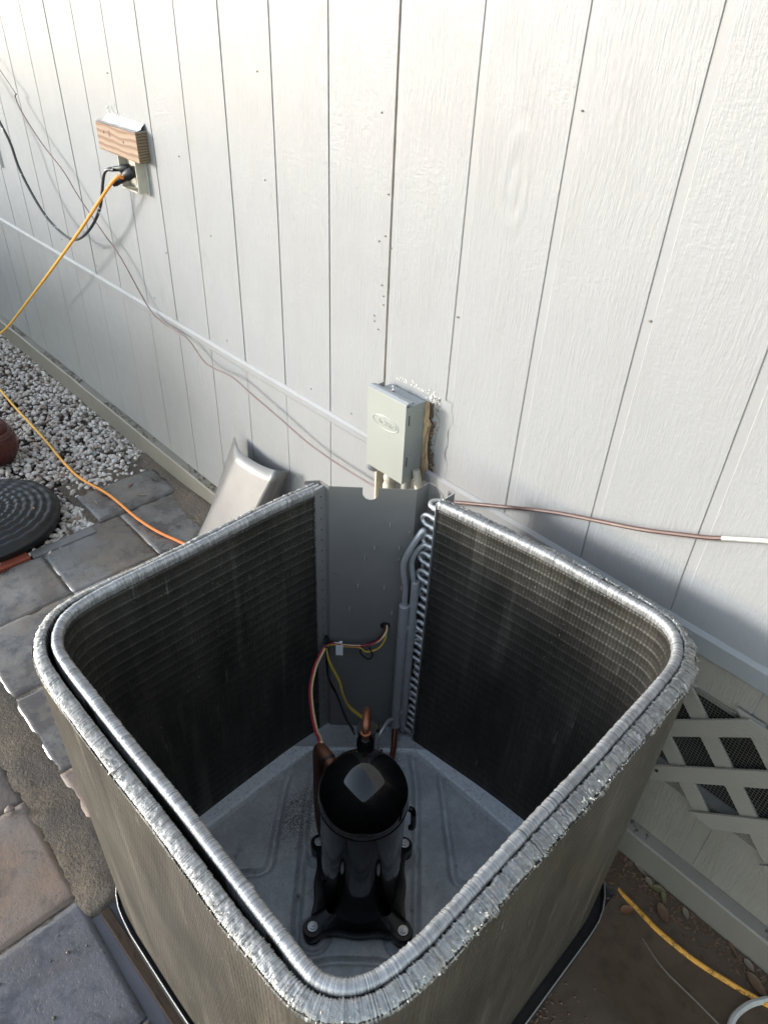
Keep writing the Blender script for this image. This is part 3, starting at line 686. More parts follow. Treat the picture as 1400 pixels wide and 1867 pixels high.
cord('wall_cable', [(1.262, -.013, .914), (1.30, -.012, .933), (1.336, -.012, .951), (1.45, -.012, 1.0), (1.7, -.012, 1.10), (2.2, -.012, 1.22)], .0040, m_whitehose, 'white painted end of the wall cable at the right edge of the picture', 'cable')

# ------------------------------------------------------------------ sheet metal duct leaning on the wall
du = empty('metal_duct', (-.2, -.1, 0), label='open galvanised sheet metal duct leaning on the wall behind the unit', cat='duct')
T = [Vector(p) for p in [(-.262, -.030, .424), (-.190, -.062, .418), (.020, -.062, .446), (.028, -.020, .425)]]      # back left, front left, front right, back right
B = [Vector(p) for p in [(-.375, -.135, .0), (-.330, -.205, .0), (-.120, -.215, .0), (-.10, -.13, .0)]]
def ring(C, bulge):
    pts = [C[0], C[0].lerp(C[1], .5), C[0].lerp(C[1], .88)]
    for i in range(13):
        u = .05+.95*i/12; p_ = C[1].lerp(C[2], u); pts.append(p_+bulge*(4*u*(1-u))*1.0)
    pts += [C[2].lerp(C[3], .5), C[3]]
    return pts
V = []; F = []; NR = 10
for j in range(NR+1):
    v = j/NR; C = [B[k].lerp(T[k], v) for k in range(4)]
    ring_ = ring(C, Vector((0, -.001, -.010*v)))
    V += ring_
n = len(ring_)
for j in range(NR):
    for i in range(n-1): F.append((j*n+i, j*n+i+1, (j+1)*n+i+1, (j+1)*n+i))
V = [v-Vector((-.2, -.1, 0)) for v in V]
o = pyd('duct_shell', V, F, m_duct, du, True)
md = o.modifiers.new('thick', 'SOLIDIFY'); md.thickness = .0018; md.offset = 0
b = MB(); b.lathe([(.0001, 0), (.0045, 0), (.0001, .001)], 10); o = b.build('hole', m_slot, du); o.location = (.022, .032, .392); o.rotation_euler = (R(95), 0, R(-12))
sk = MB(); sk.add([(-.085, -.117, .016), (-.050, -.117, .022), (-.056, -.112, .05), (-.082, -.113, .048)], [(0, 1, 2, 3)])
o = sk.build('paper_label', m_tag, du)

# ------------------------------------------------------------------ gravel
def ico():
    bm = bmesh.new(); bmesh.ops.create_icosphere(bm, subdivisions=1, radius=1); V = np.array([v.co[:] for v in bm.verts]); F = np.array([[v.index for v in f.verts] for f in bm.faces]); bm.free(); return V, F
def ico2():
    bm = bmesh.new(); bmesh.ops.create_icosphere(bm, subdivisions=2, radius=1); V = np.array([v.co[:] for v in bm.verts]); F = np.array([[v.index for v in f.verts] for f in bm.faces]); bm.free(); return V, F
IV, IF = ico2()
def rock(s, sd):
    v = IV.copy(); rs = np.random.default_rng(sd)
    for _ in range(9):
        d = rs.normal(size=3); d /= np.linalg.norm(d); h = rs.uniform(.45, .85); k = v@d; m = k > h; v[m] -= np.outer((k[m]-h)*.9, d)
    v *= rs.uniform(.75, 1.3, size=3)*np.array([1, 1, .72]); v += .035*rs.normal(size=v.shape)
    return v*s
protos = [rock(1, i) for i in range(24)]
Vs = []; Fs = []; tone = []; n = 0; cnt = 0
disc_c = (-.91, -.70)
for i in range(17000):
    x = -.60-abs(rng.random())**1.35*3.3; y = -.02-rng.random()*1.15
    if x > -.88 and -.40 < y < -.04: continue
    if x > -.66 and y > -.45 and y < -.04: continue
    if x > -.62-.0 and y < -.1: continue
    if math.hypot(x-disc_c[0], y-disc_c[1]) < .245: continue
    if x > -.66 and y < -.62: continue
    s = rng.uniform(.0070, .0145)*(1.15 if x > -1 else 1.0)
    a, b_, c_ = rng.uniform(0, 6.28, 3); ca, sa = math.cos(a), math.sin(a); cb, sb = math.cos(b_*.15), math.sin(b_*.15)
    Rz = np.array([[ca, -sa, 0], [sa, ca, 0], [0, 0, 1]]); Rx = np.array([[1, 0, 0], [0, cb, -sb], [0, sb, cb]])
    v = protos[i % 24]@Rx.T@Rz.T*s; lay = rng.random()
    z = -.028+lay*.026+.008*mnoise.noise(Vector((x*3, y*3, 0)))
    wet = math.exp(-(((x+.98)/.12)**2+((y+.42)/.05)**2))
    if wet > .5 and rng.random() < .8: continue
    Vs.append(v+np.array([x, y, z])); Fs.append(IF+n); n += len(IV); tone += [min(1, max(0, rng.normal(.62, .22)-(.5 if rng.random() < .07 else 0)))]*len(IV); cnt += 1
V = np.concatenate(Vs); F = np.concatenate(Fs)
me = bpy.data.meshes.new('gravel'); me.vertices.add(len(V)); me.vertices.foreach_set('co', V.ravel()); me.loops.add(F.size); me.loops.foreach_set('vertex_index', F.ravel())
me.polygons.add(len(F)); me.polygons.foreach_set('loop_start', np.arange(0, F.size, 3)); me.polygons.foreach_set('loop_total', np.full(len(F), 3)); me.update(calc_edges=True)
at = me.attributes.new('tone', 'FLOAT', 'POINT'); at.data.foreach_set('value', tone)
gv = link('gravel', me, m_gravel, None, False); setp(gv, 'bed of pale grey gravel stones along the wall', 'gravel', kind='stuff')
print('gravel stones', cnt)
def leaf(x, y, z, L, Wd, rz, mat, label, curl=.25, tip=0, group=None):
    V = []; F = []; n = 9
    for i in range(n):
        u = i/(n-1); wd = Wd*.5*math.sin(math.pi*u**.85)**.8 + .0003; zc = curl*L*(u-.5)**2
        V += [(L*(u-.5), -wd, zc+wd*.45), (L*(u-.5), 0, zc), (L*(u-.5), wd, zc+wd*.3)]
    for i in range(n-1):
        for k in range(2): F.append((3*i+k, 3*i+k+3, 3*i+k+4, 3*i+k+1))
    o = pyd('dead_leaf', V, F, mat, None, True); o.location = (x, y, z); o.rotation_euler = (tip, 0, rz); setp(o, label, 'leaf', group); return o
leaf(1.405, -.140, .0085, .034, .020, R(60), m_leaf[0], 'orange brown leaf beside the end of the muddy yellow cord')
leaf(1.462, -.086, .0085, .046, .022, R(-38), m_leaf[1], 'large brown leaf floating between the yellow cord and the base board')
leaf(1.405, -.047, .0085, .026, .014, R(-30), m_leaf[3], 'small tan leaf in the cluster near the wall corner of the puddle')
leaf(1.428, -.045, .0085, .030, .017, R(30), m_leaf[2], 'olive leaf with curled edge in the middle of the leaf cluster')
leaf(1.445, -.052, .0085, .032, .010, R(-55), m_leaf[2], 'narrow green yellow leaf at the lower end of the leaf cluster')
leaf(1.497, -.048, .0085, .026, .013, R(-45), m_leaf[3], 'small greyish leaf floating close to the base board')
leaf(1.375, -.036, .0085, .040, .008, R(-12), m_leaf[3], 'thin pale twig shaped leaf nearest the condenser corner')
leaf(1.640, -.045, .0085, .028, .015, R(-20), m_leaf[3], 'tan leaf by the base board at the right edge')
leaf(1.668, -.070, .0085, .055, .022, R(-20), m_leaf[1], 'dark brown leaf half under water beside the white hose')
leaf(1.60, -.038, .0085, .045, .008, R(-35), m_leaf[1], 'narrow brown leaf stuck along the wet base board')
leaf(-.795, -.565, .083, .020, .008, R(20), m_leaf[0], 'tiny tan leaf lying on the black ribbed lid')
for i in range(26):
    x = random.uniform(-2.2, -.72); y = random.uniform(-.40, -.06) if x > -1.2 else random.uniform(-.45, -.06)
    leaf(x, y, .006, random.uniform(.02, .045), random.uniform(.008, .014), random.uniform(0, 6), random.choice(m_leaf[:2]+[m_leaf[3]]), 'small dry leaf scrap lying among the pale gravel', group='dry leaf scraps on the gravel', tip=random.uniform(-.3, .3))
for (x, y, m, lb) in [(-1.12, -.20, m_blue, 'teal scrap of plastic lying on the gravel'), (-1.42, -.33, m_green, 'small green scrap on the gravel beside the cord')]:
    b = MB(); b.add([(random.uniform(-.012, .012), random.uniform(-.008, .008), random.uniform(0, .008)) for _ in range(7)], [(0, 1, 2), (2, 3, 4), (4, 5, 6), (1, 3, 5), (0, 6, 2)]); o = b.build('plastic_scrap', m); o.location = (x, y, .008); setp(o, lb, 'litter')
b = MB()
for i in range(420):
    u = random.random()**.6; x = 1.33+.42*random.random()-.05*u; y = -.034-abs(random.gauss(0, .035))*(1.4-min(1, (x-1.33)*2.2)); q = random.uniform(.0008, .004)
    a = random.uniform(0, 6.28); ca, sa = math.cos(a)*q*random.uniform(1, 3), math.sin(a)*q*random.uniform(1, 3)
    b.add([(x-ca, y-sa, .0072), (x+sa*.4, y-ca*.4, .0072), (x+ca, y+sa, .0074+q*.3), (x-sa*.4, y+ca*.4, .0078)], [(0, 1, 2, 3)])
for i in range(500):
    a = random.uniform(0, 6.28); d_ = abs(random.gauss(0, 1)); x = 1.235+.05*d_*math.cos(a); y = -.62+.09*d_*math.sin(a)-(.0); q = random.uniform(.001, .0035)
    x = 1.40+.05*random.gauss(0, 1)-.0; y = -.50+.06*random.gauss(0, 1)
    b.add([(x-q, y-q, .0070), (x+q, y-q*.6, .0070), (x+q*.7, y+q, .0070), (x-q*.8, y+q*.9, .0070), (x, y, .0072+q)], [(0, 1, 4), (1, 2, 4), (2, 3, 4), (3, 0, 4)])
o = b.build('leaf_litter', m_leaf[1]); setp(o, 'fine brown leaf litter and grit in the muddy water', 'litter', kind='stuff')
def pebble(x, y, z, s, mat, label, sd):
    v = rock(s, sd); o = pyd('loose_stone', v+0, IF, mat, None, True); o.location = (x, y, z); setp(o, label, 'stone')
pebble(.272, -1.058, .010, .013, m_pebble, 'loose pinkish stone lying on the wet brown paver', 77)
m_pd = simple('muddy_pebble', (.10, .07, .05), .3)
for i, (x, y, s) in enumerate([(.706, -1.105, .006), (.742, -1.10, .004), (.70, -1.155, .004), (.745, -1.155, .0035), (.79, -1.12, .003)]):
    pass
for i in range(9):
    x = random.uniform(.60, .86); y = random.uniform(-1.30, -1.045); s = random.choice([.0015, .002, .003, .0045])
    v = rock(s, 300+i); o = pyd('mud_crumb', v, IF, m_pd, None, True); o.location = (x, y, .001); setp(o, 'small dark crumb of mud on the flooded blue grey paver', 'mud crumb', 'mud crumbs on the flooded paver')
# edging pieces
ed = MB(); ed.hexa([(-.665, -1.25, -.03), (-.635, -1.25, -.03), (-.635, -.655, -.03), (-.665, -.655, -.03), (-.672, -1.25, .006), (-.634, -1.25, .006), (-.634, -.655, .006), (-.672, -.655, .006)])
o = ed.build('brick_edging', m_brick, None, bevel=.003); setp(o, 'red clay edging strip between gravel and paving at the left edge', 'edging')
ed = MB(); ed.hexa([(-.655, -.65, -.03), (-.625, -.65, -.03), (-.625, -.42, -.03), (-.655, -.42, -.03), (-.668, -.648, .003), (-.628, -.648, .003), (-.628, -.42, .004), (-.668, -.42, .004)])
o = ed.build('edging_strip', m_edging, None, bevel=.002); setp(o, 'dark grey edging strip beside the gravel, next to the red edging', 'edging')
# black woven disc
V = []; F = []; NA, NRr = 150, 34
prof = []
for j in range(NRr+1):
    u = j/NRr; r_ = .25*u
    for k in range(NA):
        a = 2*math.pi*k/NA
        z = .092-.030*u**2.5+.0042*math.sin(u*58)*(1+.6*math.sin(a*24+(int(u*58/math.pi) % 2)*math.pi))
        if u > .97: z = .055
        V.append((r_*math.cos(a), r_*math.sin(a), z))
for j in range(NRr):
    for k in range(NA): k2 = (k+1) % NA; F.append((j*NA+k, (j+1)*NA+k, (j+1)*NA+k2, j*NA+k2))
b_ = len(V); 
for z, rr in ((.045, .252), (.02, .244), (-.03, .22)):
    V += [(rr*math.cos(2*math.pi*k/NA), rr*math.sin(2*math.pi*k/NA), z) for k in range(NA)]
for q in range(3):
    s0 = NRr*NA if q == 0 else b_+(q-1)*NA; s1 = b_+q*NA
    for k in range(NA): k2 = (k+1) % NA; F.append((s0+k, s1+k, s1+k2, s0+k2))
o = pyd('ribbed_lid', V, F, m_disc, None, True); o.location = (disc_c[0], disc_c[1], -.015); setp(o, 'round black ribbed lid with woven pattern lying on the gravel', 'lid')
pt = empty('red_pot', (-1.366, -.519, -.02), label='dark red glazed round pot at the left edge on the gravel', cat='pot')
b = MB(); b.lathe([(.04, 0), (.085, .02), (.105, .06), (.106, .10), (.097, .135), (.083, .155), (.080, .152), (.084, .158), (.075, .175), (.05, .185), (.02, .19)], 40); b.build('pot_body', m_pot, pt, 'all')
b = MB(); b.tube([(.098*math.cos(a), .098*math.sin(a), .134) for a in [i*2*math.pi/40 for i in range(41)]], .004, 8); b.build('pot_band', m_pot, pt, 'all')
# right side hoses
cord('muddy_cord', [(1.360, -.108, .0), (1.381, -.115, .004), (1.424, -.120, .007), (1.475, -.127, .009), (1.551, -.124, .010), (1.618, -.111, .010), (1.701, -.088, .010), (1.9, -.02, .010)], .0056, m_cord2, 'muddy yellow cord rising out of the brown water at the lower right')
cord('white_hose', [(1.72, -.26, .006), (1.682, -.225, .008), (1.664, -.176, .010), (1.666, -.140, .011), (1.682, -.100, .011), (1.715, -.062, .011), (1.80, -.03, .011), (2.0, -.05, .011)], .0068, m_whitehose, 'white hose curving out of the water at the lower right corner')
cord('sunken_wire', [(1.46, -.165, .005), (1.52, -.185, .0062), (1.60, -.19, .0062), (1.68, -.195, .0062), (1.75, -.19, .006)], .0022, simple('silty_line', (.16, .13, .10), .6), 'thin silty wire lying under the brown water beside the yellow cord')

# ------------------------------------------------------------------ condenser unit
OX = Vector((.58, -.188, 0)); RZ = .037
unit = empty('condenser_unit', OX, RZ, label='opened air conditioner condenser with bare rounded coil and black compressor inside', cat='air conditioner')
ZR = .81
inner = [(.007,-.172),(.001,-.271),(.001,-.401),(.002,-.516),(.003,-.621),(.006,-.662),(.013,-.691),(.028,-.712),(.055,-.729),(.095,-.737),(.212,-.740),(.305,-.741),(.398,-.741),(.473,-.742),(.577,-.745),(.628,-.746),(.667,-.747),(.691,-.744),(.712,-.729),(.726,-.701),(.733,-.658),(.735,-.614),(.736,-.476),(.738,-.339),(.738,-.237),(.738,-.137),(.736,-.080),(.729,-.045),(.712,-.014),(.690,.003),(.660,.010),(.634,.011),(.57,.011),(.456,.006),(.337,-.005),(.205,-.020)]
dense = catmull([Vector((x, y, 0)) for x, y in inner], 24)
L = [0]
for a, c in zip(dense[:-1], dense[1:]): L.append(L[-1]+(c-a).length)
L = np.array(L); TOT = L[-1]; DX = np.array([[p.x, p.y] for p in dense])
# smooth the tangent directions a little
def path(s):
    s = np.asarray(s); x = np.interp(s, L, DX[:, 0]); y = np.interp(s, L, DX[:, 1]); return np.stack([x, y], -1)
def normal(s):
    t = path(np.clip(s+.012, 0, TOT))-path(np.clip(s-.012, 0, TOT)); t /= np.linalg.norm(t, axis=-1, keepdims=True); return np.stack([t[..., 1], -t[..., 0]], -1)
s_lc = np.interp(.55, [0, 1], [0, 1])
sL = .50; sLC = .60; sF0 = .66; sF1 = 1.20; sR0 = 1.32; sR1 = 1.90; sB = 2.02     # stations along the coil
def thick(s): return np.interp(s, [0, .45, sF0, sR1, sB, TOT], [.027, .027, .0405, .0405, .029, .027])
def gap(s): return np.interp(s, [0, .40, .52, .62, 1.10, 1.24, TOT], [.001, .0012, .006, .0085, .0085, .001, .001])
def rown(s): return np.interp(s, [0, .45, sF0, TOT], [.0135, .0135, .0175, .0150])
def smooth_noise(n, corr, seed):
    r_ = np.random.default_rng(seed).normal(size=n+8*corr); k = np.exp(-np.linspace(-2, 2, max(3, 4*corr))**2); k /= k.sum(); q = np.convolve(r_, k, 'same')[4*corr:4*corr+n]; return q/(q.std()+1e-9)
def sheet(name, s, offs, zs_, mat, uvv=None, parent=unit, smooth=True):
    """offs, zs_: arrays (len(s), m)"""
    P_ = path(s); N_ = normal(s); n, m = offs.shape
    V = np.zeros((n, m, 3)); V[:, :, 0] = P_[:, None, 0]+N_[:, None, 0]*offs; V[:, :, 1] = P_[:, None, 1]+N_[:, None, 1]*offs; V[:, :, 2] = zs_
    i = np.arange(n-1)[:, None]*m+np.arange(m-1)[None, :]; F = np.stack([i, i+m, i+m+1, i+1], -1).reshape(-1, 4)
    me = bpy.data.meshes.new(name); V2 = V.reshape(-1, 3)
    me.vertices.add(len(V2)); me.vertices.foreach_set('co', V2.ravel()); me.loops.add(F.size); me.loops.foreach_set('vertex_index', F.ravel())
    me.polygons.add(len(F)); me.polygons.foreach_set('loop_start', np.arange(0, F.size, 4)); me.polygons.foreach_set('loop_total', np.full(len(F), 4)); me.update(calc_edges=True)
    uvl = me.uv_layers.new(name='UVMap'); uu = np.repeat(s[:, None], m, 1).ravel(); vv = (np.broadcast_to(zs_, (n, m)) if uvv is None else uvv).ravel()
    uvd = np.stack([uu[F.ravel()], vv[F.ravel()]], -1); uvl.data.foreach_set('uv', uvd.ravel())
    return link(name, me, mat, parent, smooth)
# vertical faces
s = np.arange(0, TOT, .010); z = np.concatenate([np.arange(.028, ZR-.012, .0254/8), [ZR-.010]])
cor = .0030*np.abs(np.sin(np.pi*z/.0254))**.5 + .0008*np.sin(2*np.pi*z/.0085)
wob = .0012*smooth_noise(len(s), 6, 3)[:, None]
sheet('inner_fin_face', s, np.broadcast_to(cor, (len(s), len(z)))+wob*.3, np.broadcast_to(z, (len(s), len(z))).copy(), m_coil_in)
th_ = thick(s)+gap(s)
z2 = np.concatenate([np.arange(.028, ZR-.010, .0254/4), [ZR-.006]]); cor2 = .0008*np.abs(np.sin(np.pi*z2/.0254))
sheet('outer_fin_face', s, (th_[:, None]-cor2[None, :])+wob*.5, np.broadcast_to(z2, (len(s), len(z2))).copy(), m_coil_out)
# slit faces
z3 = np.array([.3, ZR-.004])
o = sheet('slit_face', s, np.repeat((rown(s)[:, None]), 2, 1), np.broadcast_to(z3, (len(s), 2)).copy(), m_coil_in)
o = sheet('slit_face', s, np.repeat(((rown(s)+gap(s))[:, None]), 2, 1), np.broadcast_to(z3, (len(s), 2)).copy(), m_coil_in)
# top of inner row: rounded, cross-ribbed
ds = .0015; s = np.arange(0, TOT, ds); n = len(s); alt = (np.arange(n) % 2)*1.0
hn = .0010*smooth_noise(n, 40, 5)+.0003*rng.normal(size=n)
dent = np.clip(smooth_noise(n, 10, 8)-1.5, 0, 3)
rw = rown(s); prof = [(-.0005, -.014), (-.0012, -.006), (.0, -.0015), (.18, .0014), (.38, .0025), (.58, .0023), (.78, .0010), (.94, -.002), (1.0, -.007), (1.0, -.030)]
offs = np.zeros((n, len(prof))); zz = np.zeros((n, len(prof)))
for k, (o_, dz) in enumerate(prof):
    offs[:, k] = np.where(abs(o_) < .0020, o_, o_*rw) + (.0005*rng.normal(size=n) if k < 3 else 0) + (dent*(-.0022) if k == 2 else 0)
    zz[:, k] = ZR+dz+hn*(1 if 1 < k < 8 else .3)+alt*(.0020 if 0 < k < 9 else 0)-.0003*rng.random(n)
sheet('inner_row_top', s, offs, zz, m_fin, smooth=False)
# top of outer row: crushed and ragged
rs2 = np.random.default_rng(4); m = 9
clump = smooth_noise(n, 3, 21)*.0006+smooth_noise(n, 14, 22)*.0010; 
rag = np.interp(s, [0, .4, .7, 1.0, 1.2, 1.35, TOT], [1.0, .6, .25, .35, .6, 1.1, 1.5])
o0 = rown(s)+gap(s); w0 = thick(s)-rown(s); offs = np.zeros((n, m)); zz = np.zeros((n, m))
for k in range(m):
    u = k/(m-1); jag = .0006*rs2.normal(size=n)*rag
    base_ = -.0005-.0075*u**2.2
    offs[:, k] = o0+w0*u + (.0011*rs2.normal(size=n)*rag if k in (0, m-1, m-2) else .0005*rs2.normal(size=n)) + (np.clip(smooth_noise(n, 5, 31), 0, 3)*.0016*rag if k == m-1 else 0)
    zz[:, k] = ZR+base_+clump*rag*(.6+.4*u)+alt*.0024+jag+(smooth_noise(n, 2, 40+k)*.0008*rag)
zz[:, 0] -= .003; zz[:, -1] -= .004
ex = np.full((n, 1), -.02); offs = np.concatenate([o0[:, None], offs, (o0+w0)[:, None]], 1); zz = np.concatenate([np.full((n, 1), ZR-.03), zz, np.full((n, 1), ZR-.012)], 1)
sheet('outer_row_top', s, offs, zz, m_fin2, smooth=False)
# torn fin scraps
b = MB()
def scrap(mb, s_, off, z_, size):
    P_ = path(np.array([s_]))[0]; N_ = normal(np.array([s_]))[0]; c = Vector((P_[0]+N_[0]*off, P_[1]+N_[1]*off, z_)); T_ = Vector((-N_[1], N_[0], 0)); Nn = Vector((N_[0], N_[1], 0))
    a = T_*random.uniform(.3, 1)*size+Vector((0, 0, random.uniform(-.6, .6)*size)); d = Nn*random.uniform(.3, 1.1)*size+Vector((0, 0, random.uniform(-.9, .7)*size))
    mb.add([c-a*.5, c+a*.5, c+a*.35+d, c-a*.4+d*random.uniform(.5, 1)+Vector((0, 0, random.uniform(-.3, .5)*size))], [(0, 1, 2, 3)])
for i in range(3800):
    s_ = random.uniform(0, TOT); rr = float(np.interp(s_, s, rag)); t0 = float(thick(s_)+gap(s_))
    if random.random() > .04+.5*rr: continue
    scrap(b, s_, t0-random.uniform(-.001, .010)*(1 if random.random() < .7 else 2), ZR-.004+random.uniform(-.003, .003), random.uniform(.0008, .0021))
for i in range(520):
    s_ = random.uniform(0, TOT); scrap(b, s_, random.uniform(-.0015, .001), ZR-.004+random.uniform(-.003, .002), random.uniform(.001, .003))
for c_, q in ((1.22, 55), (1.30, 45), (1.38, 50), (1.62, 40), (1.50, 25), (1.12, 35), (.86, 25), (2.25, 60), (2.38, 40)):
    for i in range(q): scrap(b, random.gauss(c_, .02), float(thick(c_)+gap(c_))+random.uniform(-.012, .001) if c_ < 2.1 else random.uniform(-.001, .008), ZR-.002+random.uniform(-.003, .003), random.uniform(.0015, .0048))
o = b.build('torn_fins', m_scrap, unit); setp(o, kind='stuff')
# end plates
b = MB(); t0 = .029
b.box(.0045, .0060, -.172, -.139, .028, .803); 
for i in range(22): pass
b.box(-.024, .006, -.1725, -.1712, .028, .806); b.box(-.026, -.0245, -.172, -.150, .028, .806)
b.build('end_plate', m_plate, unit)
for i in range(26):
    b = MB(); b.lathe([(.0001, 0), (.0020, 0), (.0001, .0003)], 8); o = b.build('hole', m_slot, unit); o.rotation_euler = (0, R(90), 0); o.location = (.0062, -.156, .785-i*.029)
b = MB()
for i in range(120):
    z_ = .795-i*.0062; s_ = random.uniform(.0008, .002); b.box(.0055, .0055+s_, -.1735-s_, -.1735, z_, z_+s_*1.5)
o = b.build('fin_ends', m_fin, unit); setp(o, kind='stuff')
for k in range(3):
    b = MB(); x = -.022+.010*k; b.tube([(x, -.172, .802), (x, -.152+.004*k, .802)], .0035, 8); b.build('tube_stub', m_alu, unit, True)
b = MB(); b.box(.2030, .2045, -.021, .036, .028, .8075); b.box(.1885, .203, .0345, .036, .70, .8065); b.build('end_plate', m_plate, unit)
b = MB(); b.box(.2030, .2045, -.0218, -.0210, .028, .8077); b.box(.2025, .205, -.021, .036, .8075, .8083); b.build('plate_edge', m_edge, unit)
# corner panel
prof = [(-.032, -.168), (-.013, -.143), (.016, -.143), (.146, -.016), (.145, .023), (.163, .027), (.191, .015), (.212, .010)]
b = MB()
for i, (p0, p1) in enumerate(zip(prof[:-1], prof[1:])):
    if i == 2:
        Lp = math.hypot(p1[0]-p0[0], p1[1]-p0[1]); uc = .475; r_ = .0165
        top = [(0, .81)]+[(uc-r_/Lp, .81)]+[(uc+r_/Lp*math.cos(a), .796+ .0165*math.sin(a)) for a in [math.pi+math.pi*k/10 for k in range(11)]]+[(uc+r_/Lp, .81), (1, .81)]
        pol = [(0, .02), (1, .02)]+list(reversed(top))
        P3 = [(p0[0]+(p1[0]-p0[0])*u, p0[1]+(p1[1]-p0[1])*u, z_) for u, z_ in pol]; nx_, ny_ = (p1[1]-p0[1])/Lp*-.0016, (p1[0]-p0[0])/Lp*.0016
        Q3 = [(x+nx_, y+ny_, z_) for x, y, z_ in P3]; n_ = len(P3)
        b.add(P3+Q3, [tuple(range(n_)), tuple(range(2*n_-1, n_-1, -1))]+[(k, n_+k, n_+(k+1) % n_, (k+1) % n_) for k in range(n_)])
    else:
        zt = .81 if i < 5 else (.806 if i == 5 else .79)
        Lp = math.hypot(p1[0]-p0[0], p1[1]-p0[1]); nx_, ny_ = (p1[1]-p0[1])/Lp*-.0016, (p1[0]-p0[0])/Lp*.0016
        b.hexa([(p0[0], p0[1], .02), (p1[0], p1[1], .02), (p1[0]+nx_, p1[1]+ny_, .02), (p0[0]+nx_, p0[1]+ny_, .02), (p0[0], p0[1], zt), (p1[0], p1[1], zt), (p1[0]+nx_, p1[1]+ny_, zt), (p0[0]+nx_, p0[1]+ny_, zt)])
cp = b.build('corner_panel', m_panel, unit)
pn = Vector((.127, -.130, 0)).cross(Vector((0, 0, 1))).normalized()   # placeholder, replaced below
pd_ = Vector((.130, .127, 0)).normalized(); pn = Vector((pd_.y, -pd_.x, 0))
for i, (x, y, z_) in enumerate([(.109,-.052,.72),(.139,-.022,.698),(.087,-.074,.657),(.125,-.036,.658),(.072,-.088,.625),(.126,-.035,.622),(.028,-.131,.574),(.062,-.098,.543),(.105,-.056,.541),(.133,-.028,.54),(.049,-.111,.469),(.12,-.041,.461)]):
    b = MB(); q = .0035 if i in (1, 5, 6) else .0014
    prof_ = [(q, 0), (q, .0015), (q*.5, .002)] if q > .002 else [(q*1.4, 0), (q, .001), (q, .010), (.0003, .013)]
    b.lathe(prof_, 8); o = b.build('screw', m_bolt, cp, True); p_ = Vector((x, y, z_)); s0 = Vector((.016, -.143, 0)); p_ = s0+pd_*((Vector((x, y, 0))-s0).dot(pd_)); p_.z = z_
    o.location = p_+pn*.0002; o.rotation_euler = pn.to_track_quat('Z', 'Y').to_euler()
b = MB()
b.tube([(.018*math.cos(a)*.5, .018*math.sin(a)*.5, 0) for a in [i*2*math.pi/20 for i in range(21)]], .0028, 8); o = b.build('grommet', m_rubber, cp, True)
s0 = Vector((.016, -.143, 0)); p_ = s0+pd_*((Vector((.110, -.051, 0))-s0).dot(pd_)); o.location = Vector((p_.x, p_.y, .415))+pn*.001; o.rotation_euler = pn.to_track_quat('Z', 'Y').to_euler()
b = MB(); b.lathe([(.0001, 0), (.009, 0), (.0001, .0004)], 16); o = b.build('wire_hole', m_slot, cp); o.location = Vector((p_.x, p_.y, .415))+pn*.0005; o.rotation_euler = pn.to_track_quat('Z', 'Y').to_euler()
# return bends
XE = .203; Y1, Y2 = -.012, .016; pat = [1, 2, 3, 2, 2, 1, 1, 2, 3, 2, 2, 1, 1, 2, 2, 3, 2, 1]; zi = .787; dzb = .0254
def stubs(mb, zc, y): mb.tube([(XE, y, zc), (XE-.013, y-.001, zc)], .0062, 10)
ybends = []
for p_ in pat:
    b = MB()
    if p_ == 1:
        stubs(b, zi, Y1); stubs(b, zi, Y2)
        b.tube([(XE-.010, Y1, zi), (XE-.020, Y1, zi), (XE-.027, Y1+.007, zi), (XE-.029, (Y1+Y2)/2, zi), (XE-.027, Y2-.007, zi), (XE-.020, Y2, zi), (XE-.01, Y2, zi)], .0048, 10, smooth_pts=5); zi -= dzb
    else:
        z0_, z1_ = zi, zi-dzb; stubs(b, z0_, Y1); stubs(b, z1_, Y1)
        ex_ = .010 if p_ == 2 else .004
        b.tube([(XE-.010, Y1, z0_), (XE-.014-ex_, Y1-.001, z0_), (XE-.022-ex_, Y1-.002, z0_-.003), (XE-.0275-ex_, Y1-.002, (z0_+z1_)/2), (XE-.022-ex_, Y1-.002, z1_+.003), (XE-.014-ex_, Y1-.001, z1_), (XE-.010, Y1, z1_)], .0048, 10, smooth_pts=5)
        if p_ == 3: ybends.append((XE-.029, Y1-.002, (z0_+z1_)/2+.008))
        zi -= dzb*2
    b.build('return_bend', m_alu, unit, True)
# headers
b = MB(); b.tube([(.153, -.036, .085), (.153, -.036, .50)], .0122, 16); b.tube([(.153, -.036, .068), (.153, -.036, .086)], lambda u: .0122+.003*(1-u), 16); b.build('header_pipe', m_alu_dull, unit, True)
b = MB(); b.tube([(.168, -.022, .05), (.168, -.022, .575)], .0096, 16); b.build('header_pipe', m_alu_dull, unit, True)
b = MB(); b.tube([(.153, -.036, .49), (.152, -.038, .56), (.150, -.046, .620), (.155, -.043, .655), (.168, -.031, .700), (.174, -.018, .722), ybends[0]], .0066, 12, smooth_pts=8); b.build('branch_pipe', m_alu, unit, True)
b = MB(); b.tube([(.166, -.024, .565), (.163, -.028, .60), (.160, -.030, .635), (.166, -.024, .665), (.180, -.016, .685), (XE-.012, Y1, .683)], .0058, 12, smooth_pts=8); b.build('branch_pipe', m_alu, unit, True)
b = MB(); b.tube([(.170, -.018, .525), (.170, -.006, .545), (.168, .002, .565), (.166, .002, .640), (.178, .004, .662)], .0050, 12, smooth_pts=8); b.build('branch_pipe', m_alu_dull, unit, True)
for yb in ybends[1:]:
    b = MB(); b.tube([(.160, -.032, yb[2]-.030), (.168, -.026, yb[2]-.012), yb], .0058, 10, smooth_pts=5); b.build('branch_pipe', m_alu, unit, True)
